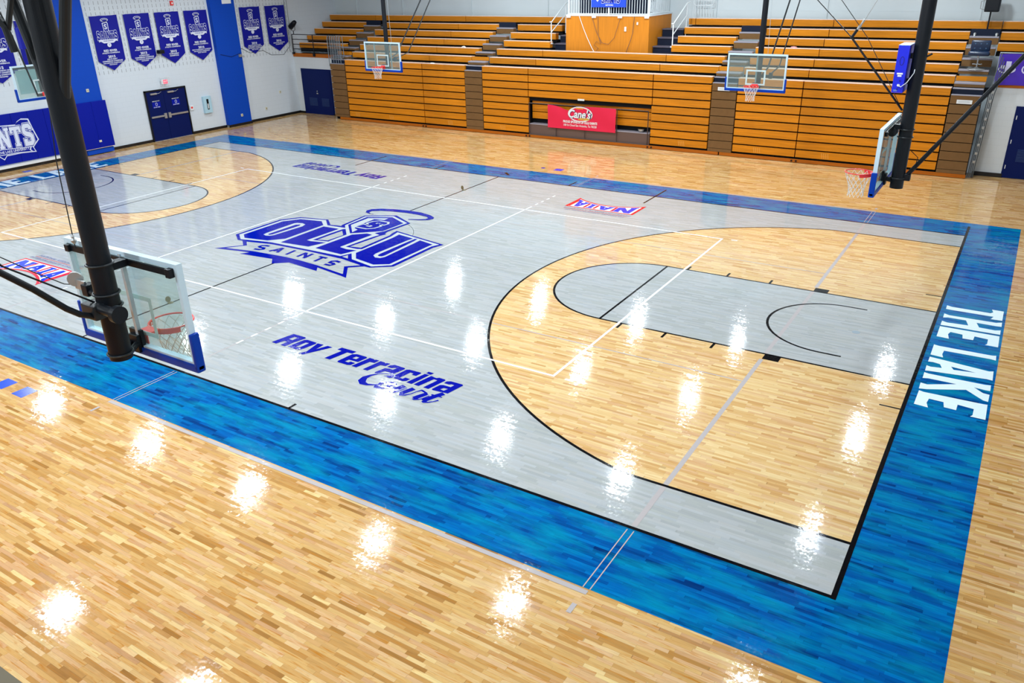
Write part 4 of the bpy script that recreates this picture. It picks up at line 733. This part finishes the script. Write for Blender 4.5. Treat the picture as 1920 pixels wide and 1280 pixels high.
g = MB(); q = lambda u, v, l=0: (u, -.004-l, v); saints(g, q, .1, .28, .8, .22, [(.06, 0, .002), (.0, 1, .006)], gap=.08); place2d(g, text2d('NETWORK', .06, .34, .02), lambda a, b: q(a+.05, b+.08, .002), 0); poly2d(g, q, [(-.55, .28), (-.48, .2), (-.4, .3), (-.48, .38)], .002, 0)
g.build('print', [WHT, PAD], t)
for x, y, c, lab in ((-1.2, 17.25, LEATH, 'dark blue chair behind the left of the press platform railing'), (-.4, 17.25, LEATH, 'dark blue chair behind the network banner'), (1.1, 17.2, LEATH, 'dark blue chair behind the right of the press platform railing')):
    ch = thing('office_chair', lab, 'chair', (x, y, 4.76)); MB().cbox(-.27, .27, -.25, .25, .42, .52, .04).build('seat', c, ch); MB().cbox(-.26, .26, .2, .28, .5, .98, .04).build('backrest', c, ch); MB().tube([(0, 0, .04), (0, 0, .42)], .03).build('stem', BLK, ch)
    for i in range(5): a = i*2*math.pi/5; MB().tube([(0, 0, .08), (.27*math.cos(a), .27*math.sin(a), .03)], .02, 6).build('leg', BLK, ch)
t = thing('press_table', 'dark draped table on the press platform behind the railing', 'table', (0, 16.5, 4.76)); MB().cbox(-1.5, 1.45, -.12, .2, .0, .7, .02).build('table_skirt', NAVYD, t); MB().cbox(-1.55, 1.5, -.15, .25, .7, .74, .01).build('tabletop', DARK, t)
# stairs beside the press box
for sx, x0, x1, lab in ((-1, -2.72, -1.99, 'dark carpeted stairs left of the press platform'), (1, 1.76, 2.66, 'dark carpeted stairs right of the press platform')):
    t = thing('platform_stairs', lab, 'stairs', ((x0+x1)/2, 16.1, 2.9)); hw = (x1-x0)/2
    for k in range(4):
        mb = MB(); mb.box(-hw, hw, -.05+k*.45, .55+k*.45, 0, .35+.3*k, 0); mb.box(-hw-.01, hw+.01, -.08+k*.45, .45+k*.45, .35+.3*k, .39+.3*k, 1); mb.build('step', [NAVYD, mat('dark grey tread', (88, 84, 98), .7)], t)
    t = thing('stair_handrail', 'white tube handrail %s of the press platform' % ('left' if sx < 0 else 'right'), 'handrail', ((x0-.05 if sx < 0 else x1), 16.25, 3.6)); g = MB()
    g.tube([(0, 0, 0), (0, 0, .82)], .022, 8); g.tube([(-.05, -.05, .86), (0, 0, .84), (.1, 1.1, 1.55), (.15, 1.3, 1.58)], .022, 8); g.tube([(0, 0, .45), (.1, 1.1, 1.1)], .02, 8); g.tube([(.1, 1.1, .35), (.1, 1.1, 1.55)], .022, 8); g.build('rail', WRAIL, t)
    MB().cbox(-.06, .06, -.06, .06, -.02, .03, .01).build('foot_plate', WHT, t)
t = thing('wall_bike_rack', 'white looped rail end hanging on the back wall right of the press platform', 'rail', (3.1, 18.2, 4.72)); g = MB()
for i in range(7): g.tube([(-.32+.11*i, 0, 0), (-.32+.11*i, 0, .7)], .011, 5)
g.tube([(-.38, 0, .8), (-.38, 0, .38), (-.3, 0, .3), (.36, 0, .3), (.44, 0, .4), (.44, 0, .8)], .016, 6); g.tube([(-.33, 0, .48), (.4, 0, .48)], .013, 6); g.build('rail', WRAIL, t)
# stool and speaker in the right aisle
t = thing('swivel_chair', 'dark tufted swivel chair on the right end aisle', 'chair', (13.33, 15.40, 3.265))
sh = MB().cbox(-.3, .3, -.25, .22, .42, .55, .05); sh.build('seat', LEATH, t, smooth=True)
bk = MB().cbox(-.29, .27, .17, .28, .52, .86, .05); bk.build('backrest', LEATH, t, smooth=True); g = MB()
for i in range(3):
    for j in range(2): g.lathe((-.17+.16*i, .0, .0), [(.028, 0), (.02, .012), (.0, .016)], 8)
    for j in range(2): pass
g2 = MB()
for i in range(3):
    for j in range(2): g2.tube([(-.17+.16*i, .172, .62+.14*j), (-.17+.16*i, .160, .62+.14*j)], .02, 8)
g2.build('button', mat('upholstery button', (60, 90, 120), .3), t)
MB().tube([(0, 0, .05), (0, 0, .42)], .022).tube([(-.14, 0, .16), (.14, 0, .16)], .014).build('stem', CHROME, t); MB().lathe((0, 0, 0), [(.28, 0), (.26, .015), (.08, .04), (.03, .07)], 20).build('base', STEEL, t, smooth=True)
t = thing('tripod_loudspeaker', 'black loudspeaker on a tripod at the top of the right aisle', 'loudspeaker', (13.3, 17.35, 4.1))
MB().cbox(-.2, .24, -.18, .18, .78, 1.45, .05).build('cabinet', BLK, t); MB().tube([(-.2, -.1, .85), (-.32, -.1, .88), (-.33, -.1, 1.1), (-.2, -.1, 1.15)], .014, 6).build('handle', STEEL, t)
MB().tube([(0, 0, 0.02), (0, 0, .8)], .025).build('pole', BLK, t)
for a in (0, 2.1, 4.2): MB().tube([(0, 0, .25), (.3*math.cos(a), .2*math.sin(a), .01)], .014, 6).build('leg', BLK, t)
for x, lab in ((12.98, 'grey clamp lamp base left of the tripod loudspeaker foot'), (13.62, 'grey clamp lamp base right of the tripod loudspeaker foot')):
    t = thing('clamp_base', lab, 'clamp', (x, 17.1, 4.1)); MB().lathe((0, 0, 0), [(.07, 0), (.08, .02), (.03, .06), (.05, .12), (.02, .15)], 12).build('body', STEEL, t, smooth=True)
# odds and ends on the seats
for x, k, lab, m_, s_ in ((-7.8, 0, 'crumpled white paper on the top of the left bleacher bank', WHT, .09), (-6.9, 2, 'white cup lying on the third row of the left upper bleachers', WHT, .08), (7.35, 3, 'small pink and white scrap on the right upper bleachers', mat('pink scrap', (220, 150, 150), .6), .08)):
    bm = bmesh.new(); bmesh.ops.create_icosphere(bm, subdivisions=2, radius=s_)
    for v in bm.verts: v.co *= random.uniform(.75, 1.1); v.co.z = max(-.02, v.co.z*.5); v.co.x *= 1.5
    me = bpy.data.meshes.new('litter'); bm.to_mesh(me); bm.free(); me.materials.append(m_); o = bpy.data.objects.new('paper_scrap', me); COL.objects.link(o); o.location = (x, YK[k]+.12, ZK[k]+.02); tag(o, lab, 'litter')
# ---------------------------------------------------------------- basketball goals
def gcyl(c0, c1, r, n=16): return MB().tube([c0, c1], r, n)
def goal(label, loc, rz, struts, mast_top, mast_r=.109, bot=-.06, mx=0, mast_y=.32, square=True, lean=(0, 0), ring_z=(.95, .62, .1)):
    """local frame: board face in x-z plane at y=0, rim toward -y; z=0 is the bottom of the glass (2.9 m)"""
    t = thing('basketball_goal', label, 'basketball goal', loc, rz, 'ceiling hung basketball goals')
    W2, HH = .915, 1.07
    gl = MB().box(-W2+.03, W2-.03, -.008, .008, .03, HH-.03).build('backboard_glass', GLASS, t)
    fr = MB(); fr.box(-W2, W2, -.02, .045, 0, .05); fr.box(-W2, W2, -.02, .045, HH-.05, HH); fr.box(-W2, -W2+.045, -.02, .045, .05, HH-.05); fr.box(W2-.045, W2, -.02, .045, .05, HH-.05); fr = fr.build('backboard_frame', FRW, t)
    sq = MB(); a, b = .305, .15
    sq.box(-a, a, -.013, -.009, b+.4, b+.45); sq.box(-a, a, -.013, -.009, b, b+.045); sq.box(-a, -a+.05, -.013, -.009, b+.0452, b+.3998); sq.box(a-.05, a, -.013, -.009, b+.0452, b+.3998); sq.build('target_square', SQM, gl)
    if struts:
        for x in struts: MB().box(x-.02, x+.02, .015, .055, .02, HH-.03).build('strut', ALU, fr)
    pd = MB(); o_ = .035
    pd.cbox(-W2-o_, W2+o_, -.035, .06, -.055, .03, .02); pd.cbox(-W2-o_, -W2+.012, -.035, .06, -.04, .36, .018); pd.cbox(W2-.012, W2+o_, -.035, .06, -.04, .36, .018); pd.build('edge_padding', PADE, fr)
    # arm across the back and mount
    MB().box(-.84, .84, .05, .072, .95, 1.015).cbox(-.87, -.80, .04, .10, .94, 1.03, .01).cbox(.77, .84, .05, .10, .945, 1.02, .01).build('cross_arm', BLK, t)
    MB().box(-.09, .09, .012, .05, .0, .22).box(-.07, .07, .05, .09, -.02, .17).tube([(-.05, .09, .08), (mx-.02, mast_y-.05, .05)], .03).tube([(.05, .09, .08), (mx+.02, mast_y-.05, .05)], .03).build('rim_bracket', BLK, t)
    rim = MB(); rz_ = .15; cy = -.38
    ringp = [(.229*math.cos(2*math.pi*i/36), cy+.229*math.sin(2*math.pi*i/36), rz_) for i in range(36)]; rim.tube(ringp, .010, 8, closed=True)
    band = [(.229*math.cos(t_), cy+.229*math.sin(t_)) for t_ in [math.pi*.08+math.pi*.84*i/16 for i in range(17)]]
    rim.add([(x, y, rz_-.005) for x, y in band]+[(x, y, rz_-.055) for x, y in band]+[(x*1.02, y, rz_-.005) for x, y in band]+[(x*1.02, y, rz_-.055) for x, y in band], [(i, i+1, i+18, i+17) for i in range(16)]+[(i+34, i+51, i+52, i+35) for i in range(16)])
    rim.box(-.09, .09, -.17, -.01, rz_-.012, rz_+.008); rim.box(-.1, .1, -.022, -.012, rz_-.1, rz_+.03); rim = rim.build('rim', RIM, t)
    net = MB(); n = 12; lv = 6; rr = [.222, .205, .175, .15, .135, .13, .14]; zz = [0, -.07, -.14, -.21, -.28, -.35, -.42]
    for i in range(n):
        for sgn in (1, -1):
            pts = []
            for j in range(lv+1):
                a = (i+sgn*j*.5)*2*math.pi/n; pts.append((rr[j]*math.cos(a), cy+rr[j]*math.sin(a), rz_-.015+zz[j]))
            net.tube(pts, .0042, 4, caps=False)
    net.build('net', NET, rim)
    # mast
    x1, z1 = lean; MB().tube([(mx, mast_y, bot), (mx+x1, mast_y, z1 or mast_top-2.9)], mast_r, 44).build('mast', BLK, t, smooth=False)
    for z in ring_z: MB().tube([(mx+(mast_r+.012)*math.cos(a)+x1*z/6, mast_y+(mast_r+.012)*math.sin(a), z) for a in [2*math.pi*i/24 for i in range(24)]], .011, 6, closed=True).build('clamp_ring', GUN, t)
    MB().box(mx-.05, mx+.05, .06, mast_y-mast_r+.02, .95, 1.02).build('clamp_arm', BLK, t)
    return t
def goal_part(t, name, mb, m, world=True):
    M_ = (Matrix.Translation(t.location) @ Matrix.Rotation(t.rotation_euler[2], 4, 'Z')).inverted(); mb.xf(M_); return mb.build(name, m, t)
G1 = goal('near hanging goal seen from behind on a thick black mast at left', (7.70, -11.0, 2.94), math.pi, (-.04,), 8.3, bot=.05, mx=-.14, mast_y=.33, lean=(-.10, 5.3), ring_z=(1.05, .75, .62, .11))
gp = goal_part
gp(G1, 'brace', MB().tube([(7.86, -11.50, 3.50), (7.85, -11.63, 3.57), (7.83, -11.73, 3.66), (7.79, -11.95, 3.92), (7.75, -12.16, 4.14), (7.72, -12.8, 4.85), (7.68, -13.8, 6.4), (7.68, -14.6, 8.2)], .030, 12), BLK)
gp(G1, 'hoist_cable', MB().tube([(7.80, -11.42, 3.60), (7.74, -12.13, 4.19), (7.66, -14.6, 8.2)], .010, 6), BLK)
gp(G1, 'motor_box', MB().cbox(7.70, 7.92, -11.53, -11.36, 3.47, 3.62, .02), GUN)
gp(G1, 'adjuster_drum', MB().tube([(7.90, -11.46, 3.58), (8.17, -11.46, 3.575)], .05, 16).tube([(8.16, -11.46, 3.575), (8.22, -11.46, 3.575)], .085, 24), BLK)
gp(G1, 'pulley_block', MB().tube([(7.29, -11.29, 3.72), (7.31, -11.31, 3.72)], .075, 20).box(7.28, 7.46, -11.31, -11.29, 3.62, 3.72), STEEL)
gp(G1, 'pulley_bracket', MB().cbox(7.43, 7.53, -11.34, -11.24, 3.58, 3.70, .015).tube([(7.5, -11.3, 3.63), (7.78, -11.33, 3.62)], .028), BLK)
gp(G1, 'sway_brace', MB().tube([(7.82, -11.34, 5.35), (7.72, -11.33, 5.66), (7.54, -11.33, 6.3), (7.0, -11.33, 8.3)], .045, 12), GUN)
gp(G1, 'sway_brace', MB().tube([(7.90, -11.32, 5.38), (7.98, -11.32, 5.60), (8.32, -11.33, 6.32), (9.3, -11.33, 8.3)], .047, 14), GUN)
gp(G1, 'upper_strut', MB().tube([(7.67, -11.5, 5.9), (7.66, -11.52, 6.1), (7.60, -11.6, 6.3), (7.3, -12.0, 8.3)], .03, 8).tube([(7.66, -11.5, 6.08), (7.76, -11.45, 6.35), (7.9, -11.45, 8)], .025, 8), GUN)
gp(G1, 'hoist_cable', MB().tube([(7.08, -11.1, 3.95), (7.08, -11.1, 4.06), (7.14, -11.1, 4.86), (7.28, -11.1, 5.47), (7.4, -11.1, 6.2), (7.6, -11.1, 8.3)], .006, 6), GUN)
gp(G1, 'cable_swivel', MB().lathe((7.08, -11.1, 4.0), [(.01, 0), (.025, .02), (.03, .04), (.012, .06), (.02, .075), (.008, .1)], 10), STEEL)
gp(G1, 'safety_cable', MB().tube([(7.3, -11.3, 3.66), (7.22, -11.38, 3.68), (7.18, -11.6, 3.86), (7.15, -12.2, 4.4), (7.1, -13, 5.1)], .005, 6), BLK)
gp(G1, 'safety_cable', MB().tube([(7.45, -11.28, 5.5), (7.3, -11.3, 6.05), (7.2, -11.35, 6.4), (6.8, -11.5, 8.2)], .008, 6), GUN)
G2 = goal('hanging goal in front of the right part of the central bleachers, facing the court', (7.63, 10.72, 2.9), 0, (.0,), 8.3, mast_r=.085, mast_y=.3, ring_z=(.9, .1))
G3 = goal('farthest left hanging goal in front of the left bleachers', (-7.42, 10.72, 2.9), 0, (-.42, .42), 8.3, mast_r=.085, mast_y=.3, ring_z=(.9, .1))
for G, x in ((G2, 7.63), (G3, -7.42)):
    gp(G, 'rear_brace', MB().tube([(x+.12, 11.05, 3.35), (x+.14, 11.5, 3.5), (x+.15, 13.2, 5.4), (x+.2, 15.6, 8.3)], .026, 8), GUN)
    gp(G, 'rear_brace', MB().tube([(x+.3, 11.05, 3.3), (x+.38, 11.9, 3.5), (x+.38, 13.6, 5.45), (x+.38, 15.9, 8.3)], .022, 8), GUN)
    gp(G, 'hoist_cable', MB().tube([(x+.2, 11.1, 3.95), (x+.15, 11.1, 5.5), (x+.15, 11.1, 8.3)], .006, 5), ALU)
    gp(G, 'brace_bracket', MB().tube([(x, 11.05, 3.3), (x+.4, 11.06, 3.32)], .025, 8).cbox(x+.32, x+.42, 11.0, 11.12, 3.22, 3.4, .01), GUN)
G4 = goal('right baseline hanging goal seen from the side with the blue shot clock box above it', (13.09, 0, 2.9), -math.pi/2, (.0,), 8.3, mast_y=.27, ring_z=(.95, .82, .12), lean=(0, 5.4))
gp(G4, 'diagonal_brace', MB().tube([(13.44, 0, 3.02), (13.50, 0, 3.08), (14.8, 0, 5.03), (16.6, 0, 7.75)], .036, 12), BLK)
gp(G4, 'brace_clamp', MB().cbox(13.38, 13.56, -.05, .05, 2.98, 3.1, .02), BLK)
gp(G4, 'fold_brace', MB().tube([(13.24, 0, 4.15), (12.25, 0, 5.30)], .017, 8), BLK)
gp(G4, 'hoist_cable', MB().tube([(12.25, 0, 5.30), (11.6, 0, 5.9), (9.0, 0, 8.3)], .009, 6), GUN)
gp(G4, 'hoist_cable', MB().tube([(13.2, .03, 4.2), (12.5, .03, 5.3), (11.9, .03, 6.0), (10.2, .03, 8.3)], .006, 5), GUN)
gp(G4, 'hoist_cable', MB().tube([(12.42, 0, 5.56), (12.62, 0, 5.98), (13.4, 0, 8)], .006, 5), STEEL)
gp(G4, 'turnbuckle', MB().tube([(12.25, 0, 5.28), (12.33, 0, 5.42)], .024, 8), BLK)
gp(G4, 'cable_clamp', MB().tube([(12.33, 0, 5.42), (12.36, 0, 5.47), (12.38, 0, 5.50), (12.42, 0, 5.58)], [.018, .026, .014, .02], 8), STEEL)
gp(G4, 'winch_drum', MB().tube([(13.16, -.12, 3.80), (13.16, .05, 3.80)], .075, 18), BLK)
gp(G4, 'loose_cable', MB().tube([(13.5, -.05, 3.5), (13.62, -.05, 3.4), (13.60, -.05, 3.2), (13.46, -.05, 3.05)], .007, 5), BLK)
gp(G4, 'mast_collar', MB().box(13.32, 13.46, -.04, .04, 4.98, 5.03).tube([(13.42, 0, 5.0), (13.54, 0, 5.07)], .018, 6), BLK)
t = thing('shot_clock_box', 'royal blue shot clock box hung on the mast of the right baseline goal', 'shot clock', (13.14, 0, 4.47))
MB().box(-.085, .085, -.28, .28, 0, .74).build('case', mat('royal blue enamel', (10, 30, 205), .35), t); MB().box(-.087, .087, -.282, .282, .738, .745).build('lid', mat('pale blue lid', (110, 160, 225), .4), t)
g = MB(); q = lambda u, v, l=0: (u, -.282-l, v)
g.box(-.045, .045, -.287, -.281, .29, .315, 0); g.box(-.03, .03, -.287, -.281, .255, .28, 0); ring2d(g, q, 0, .5, .035, .07, .01, .002, 1); g.tube([(0, -.285, .12), (.02, -.3, .12)], .02, 10, 0); g.tube([(0.02, -.285, .19), (0.02, -.29, .19)], .012, 8, 1); g.tube([(-.01, -.285, .06), (0, -.29, .06)], .012, 8, 1); g.box(-.06, .0, -.284, -.281, .02, .05, 2)
g.build('side_sockets', [WHT, mat('dark blue print', (6, 14, 110), .4), mat('grey blue plate', (90, 110, 190), .4)], t); MB().tube([(.0, -.3, .12), (.05, -.32, .10), (.12, -.25, .16), (.19, -.12, .3), (.2, -.05, .5)], .007, 6).build('lead', WHT, t)
MB().box(.085, .13, -.06, .06, .12, .2).box(.085, .13, -.06, .06, .52, .6).build('bracket', BLK, t)
G5 = goal('left baseline hanging goal against the wall banners, partly behind the near mast', (-13.09, 0, 2.9), math.pi/2, (), 8.3, mast_y=.32, ring_z=(.9, .1))
gp(G5, 'mount_panel', MB().box(-13.20, -13.16, -.75, -.1, 3.08, 3.82), FRW)
gp(G5, 'shot_clock', MB().cbox(-13.35, -13.15, -.33, .33, 4.45, 5.1, .02), BAN)
# ---------------------------------------------------------------- floor stickers, plates
for x0, x1, y0, y1, lab in ((1.18, 1.49, -9.68, -9.39, 'blue square sticker on the near floor, right one of the pair at the left edge'), (.55, .86, -9.68, -9.39, 'blue square sticker on the near floor at the left edge of the photo'), (1.18, 1.49, 9.38, 9.66, 'blue square sticker on the far floor before the sponsor banner'), (-16.42, -16.16, .2, .5, 'blue sticker on the floor by the left wall below the long pad')):
    o = MB().box(x0, x1, y0, y1, .0002, .003).build('floor_sticker', mat('blue glitter sticker', (14, 70, 200), .2, noise=.3, nscale=(60, 60, 60))); tag(o, lab, 'floor sticker', 'blue floor stickers')
o = MB().lathe((.69, 9.53, 0.0002), [(.08, 0), (.08, .003)], 16).build('floor_dot', mat('purple dot', (40, 20, 150), .4)); tag(o, 'small purple dot sticker on the far floor left of the square sticker', 'floor sticker')
o = MB().lathe((13.12, 0, .0028), [(.075, 0), (.07, .0012)], 24).build('floor_plate', mat('blue grey floor plate', (120, 138, 150), .4)); tag(o, 'round blue grey anchor plate in the right lane below the basket', 'floor plate')
t = thing('floor_socket_cover', 'small brass volleyball socket cover standing open on the centre line', 'socket cover', (0, 5.58, .004)); MB().lathe((0, 0, 0), [(.065, 0), (.065, .007)], 18).build('plate', mat('dull brass', (128, 116, 84), .4, metal=.5), t)
MB().lathe((0, 0, 0), [(.065, 0), (.065, .007)], 18).xf(Matrix.Translation((-.07, 0, .07)) @ Matrix.Rotation(math.radians(75), 4, 'Y')).build('lid', MATS['dull brass'], t)
t = thing('floor_socket_cover', 'small brass volleyball socket cover standing open, seen through the near backboard', 'socket cover', (0, -5.58, .004)); MB().lathe((0, 0, 0), [(.065, 0), (.065, .007)], 18).build('plate', MATS['dull brass'], t)
MB().lathe((0, 0, 0), [(.065, 0), (.065, .007)], 18).xf(Matrix.Translation((-.07, 0, .07)) @ Matrix.Rotation(math.radians(75), 4, 'Y')).build('lid', MATS['dull brass'], t)
# near side bleacher whose top corner enters bottom left
t = thing('near_bleacher', 'brown corner of the near side bleachers at the bottom left of the photo', 'bleachers', (0, -14.06, 0)); MB().box(-12.9, 12.9, -.6, -.1, 0, 2.7).build('frame', DARK, t); MB().box(-12.9, 12.9, -.62, 0, 2.7, 2.8).build('top_board', BROWNP, t)
for k in range(9): MB().box(-12.9, 12.9, -.12, -.01, .15+k*.28, .41+k*.28).build('seat_board', SEAT, t)
# ---------------------------------------------------------------- lamps
lp = thing('high_bay_lamp', 'white rectangular high bay lamp hanging under the ceiling, mirrored in the floor', 'ceiling lamp', (LAMP_X[0], LAMP_Y[0], LAMP_Z), 0, 'high bay lamps')
hs = MB().box(-.21, .21, -.35, .35, .03, .10).build('housing', WHT, lp)
MB().box(-.17, .17, -.31, .31, .012, .03).build('diffuser', mat('lit diffuser', (226, 240, 255), .5, emit=6), hs)
MB().tube([(-.2, 0, .1), (-.2, 0, 1.09)], .006, 5).tube([(.2, 0, .1), (.2, 0, 1.09)], .006, 5).build('suspension_wire', STEEL, lp)
ld = bpy.data.lights.new('lamp_light', 'AREA'); ld.shape = 'RECTANGLE'; ld.size = .34; ld.size_y = .62; ld.energy = LAMP_W; ld.color = LAMP_COL
lo = bpy.data.objects.new('light_panel', ld); COL.objects.link(lo); lo.parent = lp; lo.location = (0, 0, .0)
for i, x in enumerate(LAMP_X):
    for j, y in enumerate(LAMP_Y):
        if i == 0 and j in (0, 5): continue      # the far left corner has no lamp
        c = copy_tree(lp); c.location = (x, y, LAMP_Z)
